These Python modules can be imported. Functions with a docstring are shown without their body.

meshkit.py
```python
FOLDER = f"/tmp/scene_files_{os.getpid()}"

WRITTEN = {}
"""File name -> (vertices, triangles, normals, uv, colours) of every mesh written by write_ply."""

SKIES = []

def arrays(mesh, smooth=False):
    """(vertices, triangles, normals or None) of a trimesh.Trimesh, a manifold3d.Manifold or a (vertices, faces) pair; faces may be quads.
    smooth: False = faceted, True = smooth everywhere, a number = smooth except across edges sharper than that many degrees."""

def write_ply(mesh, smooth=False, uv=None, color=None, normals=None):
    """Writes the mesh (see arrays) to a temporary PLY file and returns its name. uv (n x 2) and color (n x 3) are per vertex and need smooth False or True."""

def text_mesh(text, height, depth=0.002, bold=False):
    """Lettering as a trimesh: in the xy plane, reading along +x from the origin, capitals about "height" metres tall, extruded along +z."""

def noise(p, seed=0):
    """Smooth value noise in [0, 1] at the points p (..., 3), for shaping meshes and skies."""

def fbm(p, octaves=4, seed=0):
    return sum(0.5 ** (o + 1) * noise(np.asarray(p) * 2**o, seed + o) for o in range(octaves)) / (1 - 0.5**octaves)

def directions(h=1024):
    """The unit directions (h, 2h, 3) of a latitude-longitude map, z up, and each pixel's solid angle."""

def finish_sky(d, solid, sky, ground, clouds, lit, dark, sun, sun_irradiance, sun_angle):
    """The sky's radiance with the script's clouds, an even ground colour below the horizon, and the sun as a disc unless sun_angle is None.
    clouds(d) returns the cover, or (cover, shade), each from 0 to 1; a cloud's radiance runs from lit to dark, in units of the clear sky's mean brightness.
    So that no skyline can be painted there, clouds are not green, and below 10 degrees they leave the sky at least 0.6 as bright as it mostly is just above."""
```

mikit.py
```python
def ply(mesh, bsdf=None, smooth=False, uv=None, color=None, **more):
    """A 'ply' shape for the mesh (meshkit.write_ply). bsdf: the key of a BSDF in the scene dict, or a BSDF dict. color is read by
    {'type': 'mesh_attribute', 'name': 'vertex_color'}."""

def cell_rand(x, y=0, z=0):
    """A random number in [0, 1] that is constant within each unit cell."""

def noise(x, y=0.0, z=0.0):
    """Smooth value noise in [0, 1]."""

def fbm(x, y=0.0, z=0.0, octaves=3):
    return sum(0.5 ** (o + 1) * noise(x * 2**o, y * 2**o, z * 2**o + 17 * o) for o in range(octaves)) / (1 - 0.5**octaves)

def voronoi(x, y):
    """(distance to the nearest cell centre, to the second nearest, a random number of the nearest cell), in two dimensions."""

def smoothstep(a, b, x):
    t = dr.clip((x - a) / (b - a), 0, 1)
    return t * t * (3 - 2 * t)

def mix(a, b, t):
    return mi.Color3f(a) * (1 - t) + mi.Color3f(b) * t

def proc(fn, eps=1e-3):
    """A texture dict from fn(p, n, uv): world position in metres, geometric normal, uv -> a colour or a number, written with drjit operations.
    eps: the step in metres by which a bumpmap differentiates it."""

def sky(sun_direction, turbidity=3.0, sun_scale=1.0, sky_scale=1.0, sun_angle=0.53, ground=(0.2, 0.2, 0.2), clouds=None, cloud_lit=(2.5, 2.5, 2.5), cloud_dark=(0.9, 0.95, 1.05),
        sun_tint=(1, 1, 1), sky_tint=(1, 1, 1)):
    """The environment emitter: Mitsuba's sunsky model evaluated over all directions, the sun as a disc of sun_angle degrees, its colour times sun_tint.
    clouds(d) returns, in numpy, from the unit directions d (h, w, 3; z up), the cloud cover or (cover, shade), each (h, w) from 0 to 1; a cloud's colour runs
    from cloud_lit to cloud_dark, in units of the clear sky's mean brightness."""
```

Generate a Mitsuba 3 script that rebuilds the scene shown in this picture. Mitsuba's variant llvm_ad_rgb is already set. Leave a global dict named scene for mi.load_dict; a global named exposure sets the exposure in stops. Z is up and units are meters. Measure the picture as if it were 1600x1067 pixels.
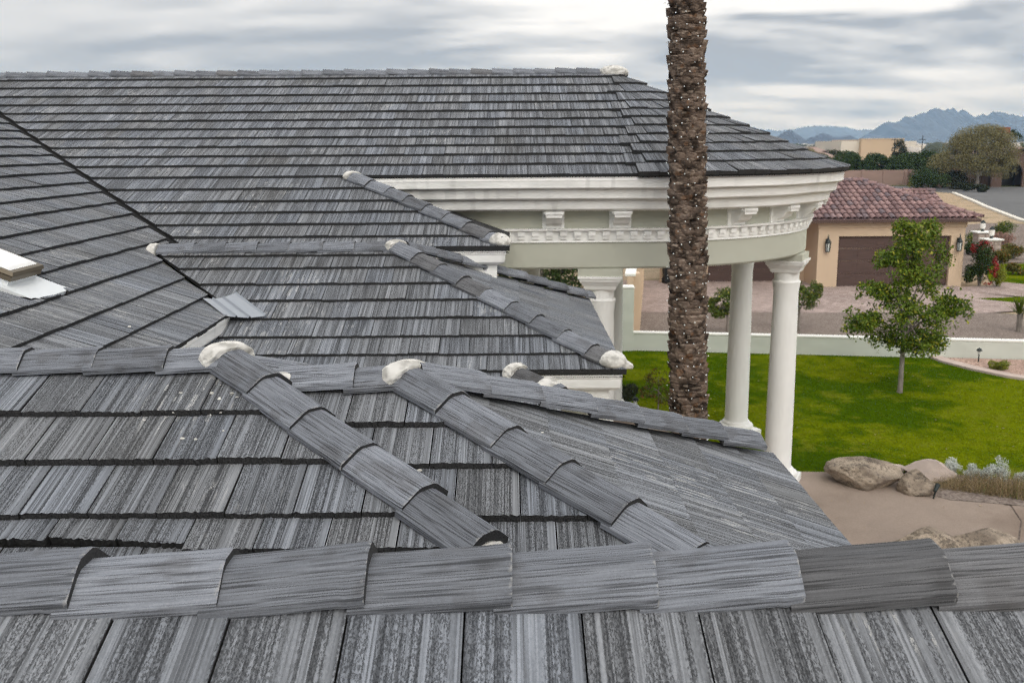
import math
import numpy as np
import drjit as dr
import mitsuba as mi
import mikit, meshkit
import trimesh
from mikit import noise, fbm, cell_rand, smoothstep, mix, proc
from shapely.geometry import Polygon, box, Point, LineString

T = mi.ScalarTransform4f
scene, labels = {}, {}
# ------------------------------------------------------------------ camera, sky, air, exposure
PITCH, ROLL = math.atan(306.0 / 1500.0), math.radians(0.4)
scene['camera'] = {'type': 'thinlens', 'fov': 2 * math.degrees(math.atan(800 / 1500.0)), 'fov_axis': 'x',
                   'aperture_radius': 0.0035, 'focus_distance': 4.2, 'near_clip': 0.1, 'far_clip': 30000.0,
                   'to_world': T().look_at(origin=[0, 0, 0], target=[0, math.cos(PITCH), -math.sin(PITCH)], up=[math.sin(ROLL), 0, math.cos(ROLL)]),
                   'medium': {'type': 'ref', 'id': 'air'}}
scene['air'] = {'type': 'homogeneous', 'albedo': {'type': 'rgb', 'value': [0.70, 0.86, 0.99]},
                'sigma_t': {'type': 'rgb', 'value': [0.55, 0.72, 0.98]}, 'scale': 1.75e-4}


def clouds(d):
    # overcast: the zenith about three times as bright as the horizon, streaky layers, thinner cloud where the sun is
    z = np.maximum(d[..., 2], 0.0)
    q = np.stack([d[..., 0] / (z + 0.15), d[..., 1] / (z + 0.15), z * 0], -1)
    warp = meshkit.fbm(q * [0.5, 0.9, 1], 3, 5) - 0.5
    big = meshkit.fbm(q * [0.6, 1.3, 1] + warp[..., None] * 0.9 + 3.1, 4, 1)
    fine = meshkit.fbm(q * [2.2, 4.2, 1] + warp[..., None] * 2.2 + 7.7, 6, 2)
    s = 0.50 * big + 0.50 * fine
    band = np.clip((s - 0.37) / 0.24, 0, 1)
    sun = np.array([0.34, 0.90, 0.20]); sun /= np.linalg.norm(sun)
    glow = np.clip(d @ sun, 0, 1) ** 9
    light = 0.29 + 0.70 * z ** 1.1 + (0.40 + 0.95 * glow) * (0.50 - band) + 0.46 * glow
    return np.ones_like(s) * 0.985, np.clip(1 - light, 0, 1)


scene['sky'] = mikit.sky([0.14, -0.80, 0.58], turbidity=4, sun_scale=0.30, sun_angle=50, clouds=clouds, cloud_lit=(2.10, 2.08, 2.05), cloud_dark=(0.53, 0.575, 0.65), sun_tint=(0.83, 1.0, 1.33),
                         ground=(0.18, 0.17, 0.15), sky_tint=(1.0, 0.98, 0.96))
exposure = 2.6
scene['haze'] = {'type': 'cube', 'to_world': T().translate([0, 2400, 146]).scale([5600, 5600, 155]), 'bsdf': {'type': 'null'}, 'interior': {'type': 'ref', 'id': 'air'}}
labels['haze'] = {'label': 'thin blue distance haze over the plain', 'category': 'haze', 'kind': 'stuff'}
GZ = -6.0
S = 5 / 12


# ------------------------------------------------------------------ helpers
def uniq(key):
    if key not in scene and key not in labels:
        return key
    i = 1
    while f'{key}_{i:03d}' in scene or f'{key}_{i:03d}' in labels:
        i += 1
    return f'{key}_{i:03d}'


COUNT = {}


def obj(name, mesh, mat, parent=None, smooth=False, uv=None, label=None, cat=None, group=None, kind=None):
    key = parent + '__' + name if parent else name
    n = COUNT.get(key, 0)
    COUNT[key] = n + 1
    if n:
        key = f'{key}_{n:03d}'
    scene[key] = mikit.ply(mesh, mat, smooth=smooth, uv=uv)
    tag(key, label, cat, group, kind)
    return key


def tag(key, label=None, cat=None, group=None, kind=None):
    d = {k: v for k, v in (('label', label), ('category', cat), ('group', group), ('kind', kind)) if v}
    if d:
        labels[key] = d


def thing(name, label, cat, group=None):
    n = COUNT.get(name, 0)
    COUNT[name] = n + 1
    key = f'{name}_{n:03d}' if n else name
    tag(key, label, cat, group)
    return key


def cat_(meshes):
    vs, fs, n = [], [], 0
    for m in meshes:
        v, f = (m.vertices, m.faces) if hasattr(m, 'vertices') else m
        v, f = np.asarray(v, float), np.asarray(f, int)
        if f.shape[1] == 4:
            f = np.vstack([f[:, [0, 1, 2]], f[:, [0, 2, 3]]])
        vs.append(v); fs.append(f + n); n += len(v)
    return np.vstack(vs), np.vstack(fs)


def orient(v, f):
    """faces turned so that the closed mesh has a positive volume."""
    v, f = np.asarray(v, float), np.asarray(f, int)
    if f.shape[1] == 4:
        f = np.vstack([f[:, [0, 1, 2]], f[:, [0, 2, 3]]])
    q = v - v.mean(0)
    vol = (q[f[:, 0]] * np.cross(q[f[:, 1]], q[f[:, 2]])).sum()
    return v, (f if vol > 0 else f[:, ::-1])


def bx(x0, y0, z0, x1, y1, z1, rot=0.0, bevel=0.0):
    c = np.array([(x0 + x1) / 2, (y0 + y1) / 2, (z0 + z1) / 2]); e = np.array([x1 - x0, y1 - y0, z1 - z0])
    if bevel > 0:
        b = min(bevel, e.min() * 0.45)
        pts = []
        for sx in (-1, 1):
            for sy in (-1, 1):
                for sz in (-1, 1):
                    h = e / 2
                    for k in range(3):
                        q = h - b; q[k] = h[k]
                        pts.append(np.array([sx, sy, sz]) * q)
        m = trimesh.convex.convex_hull(np.array(pts))
        v, f = np.array(m.vertices), np.array(m.faces)
    else:
        m = trimesh.creation.box(e); v, f = np.array(m.vertices), np.array(m.faces)
    if rot:
        a = math.radians(rot); R = np.array([[math.cos(a), -math.sin(a), 0], [math.sin(a), math.cos(a), 0], [0, 0, 1]])
        v = v @ R.T
    return v + c, f


def tube(pts, rad, sides=8, cap=True):
    p = np.asarray(pts, float); r = np.broadcast_to(rad, (len(p),)).astype(float)
    t = np.gradient(p, axis=0); t /= np.linalg.norm(t, axis=1, keepdims=True) + 1e-12
    ref = np.where(np.abs(t[:, 2:]) < 0.9, [[0, 0, 1.0]], [[1.0, 0, 0]])
    a = np.cross(t, ref); a /= np.linalg.norm(a, axis=1, keepdims=True) + 1e-12
    b = np.cross(t, a); an = np.arange(sides) * 2 * np.pi / sides
    v = (p[:, None] + r[:, None, None] * (np.cos(an)[None, :, None] * a[:, None] - np.sin(an)[None, :, None] * b[:, None])).reshape(-1, 3)
    f = []
    for i in range(len(p) - 1):
        for j in range(sides):
            k = (j + 1) % sides
            f += [[i * sides + j, i * sides + k, (i + 1) * sides + k], [i * sides + j, (i + 1) * sides + k, (i + 1) * sides + j]]
    if cap:
        n = len(v); v = np.vstack([v, p[:1], p[-1:]]); e = (len(p) - 1) * sides
        for j in range(sides):
            k = (j + 1) % sides
            f += [[n, k, j], [n + 1, e + j, e + k]]
    return orient(v, np.array(f)) if cap else (v, np.array(f))


def lathe(prof, c, sides=40):
    """prof: (r, z) from bottom to top."""
    an = np.arange(sides) * 2 * np.pi / sides
    v = np.array([[c[0] + r * math.cos(a), c[1] + r * math.sin(a), c[2] + z] for r, z in prof for a in an])
    f = []
    for i in range(len(prof) - 1):
        for j in range(sides):
            k = (j + 1) % sides
            f += [[i * sides + j, i * sides + k, (i + 1) * sides + k], [i * sides + j, (i + 1) * sides + k, (i + 1) * sides + j]]
    n = len(v); e = (len(prof) - 1) * sides
    v = np.vstack([v, [[c[0], c[1], c[2] + prof[0][1]], [c[0], c[1], c[2] + prof[-1][1]]]])
    for j in range(sides):
        k = (j + 1) % sides
        f += [[n, k, j], [n + 1, e + j, e + k]]
    return v, np.array(f)


def flat(ring, z, thick=0.0):
    pg = Polygon(ring).buffer(0)
    if thick:
        m = trimesh.creation.extrude_polygon(pg, thick, engine='earcut'); v = np.array(m.vertices); v[:, 2] += z - thick
        return v, np.array(m.faces)
    v, f = trimesh.creation.triangulate_polygon(pg, engine='earcut')
    v = np.c_[v, np.full(len(v), z)]; f = np.asarray(f)
    nz = np.cross(v[f[:, 1]] - v[f[:, 0]], v[f[:, 2]] - v[f[:, 0]])[:, 2]
    f[nz < 0] = f[nz < 0][:, ::-1]
    return v, f


def ico(sub, scale, c, amp=0.0, freq=2.0, seed=0, R=None, cut=None):
    m = trimesh.creation.icosphere(subdivisions=sub); v = np.array(m.vertices)
    if amp:
        k = meshkit.fbm(v * freq + seed * 7.3, 4, seed) - 0.5
        v = v * (1 + amp * 2 * k)[:, None]
    v = v * np.asarray(scale)
    if R is not None:
        v = v @ np.asarray(R).T
    v = v + np.asarray(c)
    if cut is not None:
        v[:, 2] = np.maximum(v[:, 2], cut)
    return v, np.array(m.faces)


def sweep(path, out, prof, close_ends=True):
    """path (n,3) base points, out (n,2) outward unit in plan; prof list of (offset, dz)."""
    n, m = len(path), len(prof)
    v = np.zeros((n, m, 3)); pr = np.array(prof, float)
    v[:, :, 0] = path[:, None, 0] + out[:, None, 0] * pr[None, :, 0]
    v[:, :, 1] = path[:, None, 1] + out[:, None, 1] * pr[None, :, 0]
    v[:, :, 2] = path[:, None, 2] + pr[None, :, 1]
    v = v.reshape(-1, 3); f = []
    for i in range(n - 1):
        for j in range(m):
            k = (j + 1) % m
            f += [[i * m + j, (i + 1) * m + j, (i + 1) * m + k], [i * m + j, (i + 1) * m + k, i * m + k]]
    f = np.array(f)
    if close_ends:
        pv, pf = trimesh.creation.triangulate_polygon(Polygon(prof), engine='earcut')
        # map triangulated vertices back on the profile
        idx = [int(np.argmin(((pr - q) ** 2).sum(1))) for q in pv]
        pf = np.array([[idx[a] for a in t] for t in pf])
        tq = np.cross(v[m] - v[0], [0, 0, 1.0])
        nrm = lambda t: np.cross(v[t[1]] - v[t[0]], v[t[2]] - v[t[0]])
        pf = np.array([t if nrm(t) @ (v[m] - v[0]) < 0 else t[::-1] for t in pf])
        f = np.vstack([orient(v, f)[1], pf, pf[:, ::-1] + (n - 1) * m])
        return v, f
    return orient(v, f)


# ------------------------------------------------------------------ materials
def rgb(*c):
    return {'type': 'rgb', 'value': list(c)}


def mat(key, color, rough=0.8, two=False, bump=None, bscale=0.01, eps=1e-3, spec=0.3, **kw):
    col = proc(color) if callable(color) else rgb(*color)
    b = {'type': 'principled', 'base_color': col, 'roughness': rough, 'specular': spec, **kw}
    if bump is not None:
        b = {'type': 'bumpmap', 'arbitrary': proc(bump, eps), 'scale': bscale, 'bsdf': b}
    if two:
        b = {'type': 'twosided', 'bsdf': b}
    scene[key] = b
    return key


def tile_streak(u, v, i):
    r = cell_rand(i, 3); r2 = cell_rand(i, 9)
    a = u + r * 37.0
    l1 = noise(a * 150, v * 1.1 + r2 * 9)
    l2 = noise(a * 280, v * 3.0 + r2 * 5)
    smooth = smoothstep(0.52, 0.68, noise(a * 46, v * 0.7 + r2 * 40))
    pit = 0.5 * noise(a * 340, v * 120 + r2 * 17) + 0.5 * noise(a * 560, v * 260)
    return r, r2, smooth, pit, l1, l2


def tile_col(p, n, uv):
    i = dr.floor(uv.x); u = uv.x - i - 0.5; v = uv.y
    r, r2, smooth, pit, l1, l2 = tile_streak(u, v, i)
    line = 0.45 * l1 + 0.55 * l2
    speck = pit
    t = 0.20 + 0.68 * smoothstep(0.15, 0.85, line) + 0.12 * smooth
    t = t * (1 - (1 - 0.75 * smooth) * 0.66 * smoothstep(0.40, 0.70, pit))
    c = mix((0.018, 0.0185, 0.020), (0.285, 0.293, 0.309), dr.clip(t, 0, 1))
    lap = smoothstep(0.112, 0.118, u) * (1 - smoothstep(0.136, 0.142, u))
    c = mix(c, mi.Color3f(0.205, 0.211, 0.222) * (0.7 + 0.6 * line), lap * 0.8)
    c = c * (0.93 + 0.24 * r2)
    c = c * mix((0.98, 0.99, 1.0), (0.94, 0.99, 1.07), r)
    dirt = smoothstep(0.56, 0.80, fbm(p.x * 0.9 + 4, p.y * 0.9, p.z * 0.9, 3))
    c = c * (1 - 0.25 * dirt) + mi.Color3f(0.010, 0.008, 0.004) * dirt
    efl = smoothstep(0.70, 0.82, noise((u + r * 37) * 75, v * 9 + r2 * 13)) * smoothstep(0.57, 0.68, fbm(p.x * 1.7 + 11, p.y * 1.7, p.z * 1.7 + 4, 3)) * smoothstep(0.4, 0.6, speck)
    c = mix(c, (0.50, 0.50, 0.49), efl * 0.75)
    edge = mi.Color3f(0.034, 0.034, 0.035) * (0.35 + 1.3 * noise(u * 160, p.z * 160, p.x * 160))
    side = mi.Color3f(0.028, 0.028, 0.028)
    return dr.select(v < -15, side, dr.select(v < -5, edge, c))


def tile_bump(p, n, uv):
    i = dr.floor(uv.x); u = uv.x - i - 0.5; v = uv.y
    r, r2, smooth, pit, l1, l2 = tile_streak(u, v, i)
    h = 0.5 * l1 + 0.25 * l2 - (1 - 0.75 * smooth) * smoothstep(0.45, 0.66, pit)
    return dr.select(v < -5, noise(p.x * 90, p.y * 90, p.z * 120) * 1.6, h)


mat('m_tile', tile_col, 0.72, bump=tile_bump, bscale=0.0028, eps=6e-4, spec=0.32)


def ridge_col(p, n, uv):
    i = dr.floor(uv.x); u = uv.x - i - 0.5; v = uv.y
    r = cell_rand(i, 5); r2 = cell_rand(i, 8)
    a = u + r * 31.0
    dash = 0.4 * noise(a * 215, v * 4.2 + r2 * 30) + 0.6 * noise(a * 400, v * 9.5 + r2 * 11)
    line = noise(a * 330, v * 7.0 + r2 * 20)
    grain = noise(a * 420, v * 300)
    w = fbm(a * 10, v * 4, r2 * 30, 3)
    c = mix((0.120, 0.129, 0.149), (0.270, 0.288, 0.326), 0.6 * line + 0.4 * w)
    c = mix(c, (0.042, 0.045, 0.052), smoothstep(0.42 - 0.16 * (w - 0.5), 0.80, dash) * (0.70 + 0.30 * grain))
    c = c * (0.88 + 0.24 * grain)
    brown = smoothstep(0.93, 0.97, r) * 0.8
    c = mix(c, c * mi.Color3f(0.60, 0.55, 0.49), brown)
    c = c * (0.70 + 0.50 * r2)
    st = smoothstep(0.60, 0.76, fbm(a * 8, v * 7, 2.0, 3))
    c = mix(c, c * mi.Color3f(0.60, 0.57, 0.54), st * 0.55)
    wear = smoothstep(0.55, 0.8, noise(a * 90, v * 120)) * smoothstep(0.410, 0.424, v)
    c = mix(c, (0.36, 0.355, 0.345), wear * 0.5)
    edge = mi.Color3f(0.030, 0.030, 0.031) * (0.5 + noise(p.x * 190, p.y * 190, p.z * 190))
    return dr.select(v < -5, edge, c)


def ridge_bump(p, n, uv):
    i = dr.floor(uv.x); u = uv.x - i - 0.5; v = uv.y
    r = cell_rand(i, 5)
    return dr.select(v < -5, noise(p.x * 120, p.y * 120, p.z * 120), 0.6 * noise(u * 190 + r * 20, v * 7) + 0.4 * noise(u * 420, v * 60))


mat('m_ridge', ridge_col, 0.66, two=True, bump=ridge_bump, bscale=0.0016, eps=6e-4, spec=0.35)
mat('m_deck', (0.02, 0.02, 0.021), 0.9)
mat('m_mortar', lambda p, n, uv: mix((0.40, 0.39, 0.36), (0.66, 0.645, 0.61), smoothstep(0.3, 0.6, fbm(p.x * 16, p.y * 16, p.z * 16, 4))), 0.9,
    bump=lambda p, n, uv: fbm(p.x * 34, p.y * 34, p.z * 34, 5), bscale=0.035, eps=2e-3)
mat('m_white', lambda p, n, uv: mix((0.72, 0.72, 0.70), (0.84, 0.84, 0.825), smoothstep(0.2, 0.65, fbm(p.x * 1.4, p.y * 1.4, p.z * 9, 3))) * (1 - 0.20 * smoothstep(0.56, 0.80, noise(p.x * 11, p.y * 11, p.z * 1.3)) * smoothstep(0.4, 0.65, fbm(p.x * 0.8, p.y * 0.8, p.z, 3))), 0.55,
    bump=lambda p, n, uv: fbm(p.x * 5, p.y * 5, p.z * 5, 3), bscale=0.015, eps=4e-3)
mat('m_sage', lambda p, n, uv: mi.Color3f(0.455, 0.462, 0.395) * (0.92 + 0.16 * fbm(p.x * 1.1, p.y * 1.1, p.z * 2.2, 3)), 0.85,
    bump=lambda p, n, uv: fbm(p.x * 60, p.y * 60, p.z * 60, 2), bscale=0.004, eps=2e-3)
mat('m_column', lambda p, n, uv: mi.Color3f(0.78, 0.78, 0.765) * (0.94 + 0.1 * fbm(p.x * 3, p.y * 3, p.z * 0.7, 3)), 0.5)
mat('m_stucco', lambda p, n, uv: mi.Color3f(0.60, 0.462, 0.33) * (0.92 + 0.14 * fbm(p.x * 1.3, p.y * 1.3, p.z * 0.9, 3)), 0.9,
    bump=lambda p, n, uv: fbm(p.x * 40, p.y * 40, p.z * 40, 2), bscale=0.006, eps=3e-3)
mat('m_gardenwall', lambda p, n, uv: mi.Color3f(0.55, 0.575, 0.52) * (0.9 + 0.2 * fbm(p.x * 1.2, p.y * 1.2, p.z * 3, 3)), 0.9)
mat('m_walltop', (0.76, 0.76, 0.72), 0.8)
mat('m_door', lambda p, n, uv: mi.Color3f(0.088, 0.055, 0.047) * (0.8 + 0.4 * noise(p.x * 3, p.z * 60)), 0.6)
mat('m_dark', (0.012, 0.012, 0.013), 0.5)
mat('m_blacklamp', (0.02, 0.028, 0.028), 0.4)
mat('m_lampglass', (0.55, 0.58, 0.55), 0.2)
mat('m_lampwhite', (0.85, 0.84, 0.80), 0.35)
mat('m_metal', (0.62, 0.65, 0.68), 0.34, metallic=0.75)
mat('m_apron', (0.66, 0.69, 0.71), 0.4)
mat('m_dome', (0.78, 0.78, 0.77), 0.25)
mat('m_bronze', (0.15, 0.125, 0.09), 0.45, metallic=0.4)


def clay_col(p, n, uv):
    i = dr.floor(uv.x); r = cell_rand(i, 2); r2 = cell_rand(i, 4)
    c = mix((0.17, 0.105, 0.105), (0.35, 0.225, 0.215), r)
    c = mix(c, (0.15, 0.125, 0.14), smoothstep(0.66, 0.95, r2) * 0.8)
    c = mix(c, (0.42, 0.30, 0.27), smoothstep(0.58, 0.85, fbm(p.x * 2.4, p.y * 2.4, p.z * 6, 3)) * 0.6)
    return c * (0.8 + 0.4 * noise(p.x * 22, p.y * 22, p.z * 22))


mat('m_clay', clay_col, 0.75, two=True)


def lawn_col(p, n, uv):
    a = fbm(p.x * 0.35, p.y * 0.6, 0.0, 4); b = noise(p.x * 40, p.y * 12); d = fbm(p.x * 3, p.y * 3, 1.0, 3)
    c = mix((0.046, 0.086, 0.001), (0.128, 0.160, 0.002), smoothstep(0.34, 0.64, 0.65 * a + 0.35 * d))
    c = mix(c, (0.16, 0.165, 0.02), smoothstep(0.6, 0.8, d) * 0.3)
    return c * (0.85 + 0.3 * b)


mat('m_lawn', lawn_col, 0.95, bump=lambda p, n, uv: noise(p.x * 25, p.y * 25), bscale=0.05, eps=5e-3, spec=0.02)


def blade_col(p, n, uv):
    a = fbm(p.x * 0.35, p.y * 0.6, 0.0, 4); d = fbm(p.x * 3, p.y * 3, 1.0, 3); r = cell_rand(uv.x * 997)
    c = mix((0.050, 0.094, 0.001), (0.140, 0.176, 0.003), smoothstep(0.34, 0.64, 0.65 * a + 0.35 * d))
    return mix(c, (0.17, 0.17, 0.03), smoothstep(0.94, 0.99, r) * 0.4) * (0.88 + 0.24 * r)


mat('m_blade', blade_col, 0.9, two=True, spec=0.02)


def ground_col(p, n, uv):
    a = fbm(p.x * 0.03, p.y * 0.03, 0.0, 4); b = fbm(p.x * 0.6, p.y * 0.6, 1.0, 3); d = noise(p.x * 14, p.y * 14)
    c = mix((0.26, 0.19, 0.125), (0.36, 0.285, 0.20), a)
    return mix(c, (0.15, 0.13, 0.075), smoothstep(0.55, 0.75, b) * 0.6) * (0.8 + 0.4 * d)


mat('m_ground', ground_col, 0.95, spec=0.1)
mat('m_gravel', lambda p, n, uv: mix((0.125, 0.10, 0.088), (0.30, 0.25, 0.22), noise(p.x * 28, p.y * 28)) * (0.85 + 0.3 * fbm(p.x, p.y, 0.0, 3)), 0.95,
    bump=lambda p, n, uv: noise(p.x * 22, p.y * 22), bscale=0.04, eps=5e-3, spec=0.1)
mat('m_pinkgravel', lambda p, n, uv: mix((0.26, 0.17, 0.135), (0.56, 0.41, 0.34), noise(p.x * 30, p.y * 30)) * (0.85 + 0.3 * fbm(p.x, p.y, 0.0, 3)), 0.95,
    bump=lambda p, n, uv: noise(p.x * 26, p.y * 26), bscale=0.05, eps=5e-3, spec=0.1)


def paver_col(p, n, uv):
    w = dr.floor(p.y / 0.2); x = (p.x + 0.1 * w) / 0.2
    fx = x - dr.floor(x); fy = p.y / 0.2 - w
    j = dr.minimum(dr.minimum(fx, 1 - fx), dr.minimum(fy, 1 - fy))
    c = mix((0.25, 0.195, 0.175), (0.36, 0.29, 0.265), cell_rand(dr.floor(x), w))
    c = c * (0.8 + 0.4 * fbm(p.x * 0.7, p.y * 0.7, 0.0, 3))
    return c * (0.72 + 0.28 * smoothstep(0.0, 0.07, j))


mat('m_paver', paver_col, 0.9, spec=0.15)


def conc_col(p, n, uv):
    a = fbm(p.x * 0.7, p.y * 0.7, 0.0, 4); b = noise(p.x * 60, p.y * 60); d = fbm(p.x * 5, p.y * 5, 3.0, 3)
    c = mix((0.225, 0.175, 0.142), (0.325, 0.262, 0.220), smoothstep(0.3, 0.7, a))
    return c * (0.86 + 0.16 * b + 0.12 * (d - 0.5))


mat('m_path', conc_col, 0.9, bump=lambda p, n, uv: noise(p.x * 50, p.y * 50), bscale=0.006, eps=3e-3, spec=0.15)
mat('m_kerb', lambda p, n, uv: mi.Color3f(0.44, 0.36, 0.32) * (0.85 + 0.3 * fbm(p.x * 4, p.y * 4, p.z * 4, 3)), 0.9)
mat('m_streetkerb', (0.56, 0.53, 0.47), 0.9)
mat('m_asphalt', lambda p, n, uv: mi.Color3f(0.105, 0.105, 0.106) * (0.85 + 0.3 * fbm(p.x * 0.3, p.y * 0.3, 0.0, 4)), 0.9)


def rock_col(p, n, uv):
    a = fbm(p.x * 3.2, p.y * 3.2, p.z * 5, 4); b = fbm(p.x * 30, p.y * 30, p.z * 30, 4)
    c = mix((0.19, 0.155, 0.125), (0.38, 0.315, 0.25), smoothstep(0.28, 0.7, a))
    c = mix(c, (0.085, 0.073, 0.06), smoothstep(0.46, 0.66, 0.6 * b + 0.4 * fbm(p.x * 5, p.y * 5, p.z * 5 + 3, 3)) * 0.75)
    return c * (0.8 + 0.4 * noise(p.x * 70, p.y * 70, p.z * 70))


mat('m_rock', rock_col, 0.95, bump=lambda p, n, uv: fbm(p.x * 11, p.y * 11, p.z * 11, 4), bscale=0.06, eps=5e-3, spec=0.15)
mat('m_slab', lambda p, n, uv: mi.Color3f(0.40, 0.33, 0.29) * (0.65 + 0.6 * fbm(p.x * 5, p.y * 5, p.z * 9, 4)), 0.95,
    bump=lambda p, n, uv: fbm(p.x * 9, p.y * 9, p.z * 9, 4), bscale=0.05, eps=5e-3)


def palm_col(p, n, uv):
    a = fbm(p.x * 7, p.y * 7, p.z * 7, 3); b = noise(p.x * 40, p.y * 40, p.z * 170)
    c = mix((0.030, 0.022, 0.017), (0.20, 0.150, 0.120), smoothstep(0.25, 0.7, a))
    c = mix(c, (0.38, 0.31, 0.25), smoothstep(0.62, 0.8, noise(p.x * 22, p.y * 22, p.z * 30)) * 0.55)
    c = mix(c, (0.25, 0.12, 0.05), smoothstep(0.7, 0.85, noise(p.x * 13 + 5, p.y * 13, p.z * 13)) * 0.35)
    return c * (0.65 + 0.6 * b)


mat('m_palm', palm_col, 0.9, bump=lambda p, n, uv: fbm(p.x * 30, p.y * 30, p.z * 60, 3), bscale=0.03, eps=3e-3, spec=0.15)
mat('m_palmcore', lambda p, n, uv: mi.Color3f(0.05, 0.035, 0.026) * (0.6 + 0.8 * noise(p.x * 40, p.y * 40, p.z * 60)), 0.95)
mat('m_bulb', (0.90, 0.96, 0.97), 0.12, spec=0.8)
mat('m_wire', (0.02, 0.03, 0.022), 0.5)


def leaf_mat(key, dark, light, tip=None):
    def fn(p, n, uv):
        r = cell_rand(uv.x * 991, 1); g = fbm(p.x * 1.6, p.y * 1.6, p.z * 1.6, 3)
        c = mix(dark, light, dr.clip(0.55 * r + 0.7 * (g - 0.25), 0, 1))
        if tip is not None:
            c = mix(c, tip, smoothstep(0.90, 0.93, cell_rand(uv.x * 613, 7)))
        return c
    scene[key] = {'type': 'twosided', 'bsdf': {'type': 'principled', 'base_color': proc(fn), 'roughness': 0.55, 'specular': 0.3}}
    return key


leaf_mat('m_leaf_tree', (0.040, 0.088, 0.006), (0.165, 0.225, 0.014), (0.32, 0.31, 0.03))
leaf_mat('m_leaf_citrus', (0.030, 0.065, 0.008), (0.105, 0.140, 0.014), (0.28, 0.27, 0.03))
leaf_mat('m_leaf_hedge', (0.012, 0.032, 0.007), (0.052, 0.088, 0.014))
leaf_mat('m_leaf_olive', (0.12, 0.11, 0.045), (0.28, 0.25, 0.12))
leaf_mat('m_leaf_darkbush', (0.014, 0.020, 0.010), (0.05, 0.062, 0.024))
leaf_mat('m_leaf_autumn', (0.055, 0.070, 0.012), (0.15, 0.125, 0.018), (0.26, 0.10, 0.02))
leaf_mat('m_leaf_silver', (0.36, 0.40, 0.37), (0.68, 0.71, 0.68))
leaf_mat('m_leaf_red', (0.16, 0.010, 0.014), (0.32, 0.022, 0.02))
leaf_mat('m_leaf_yellow', (0.12, 0.15, 0.012), (0.28, 0.29, 0.025))
leaf_mat('m_leaf_pink', (0.22, 0.13, 0.10), (0.36, 0.22, 0.18))
leaf_mat('m_leaf_dry', (0.20, 0.145, 0.075), (0.42, 0.32, 0.19), (0.10, 0.13, 0.03))
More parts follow.
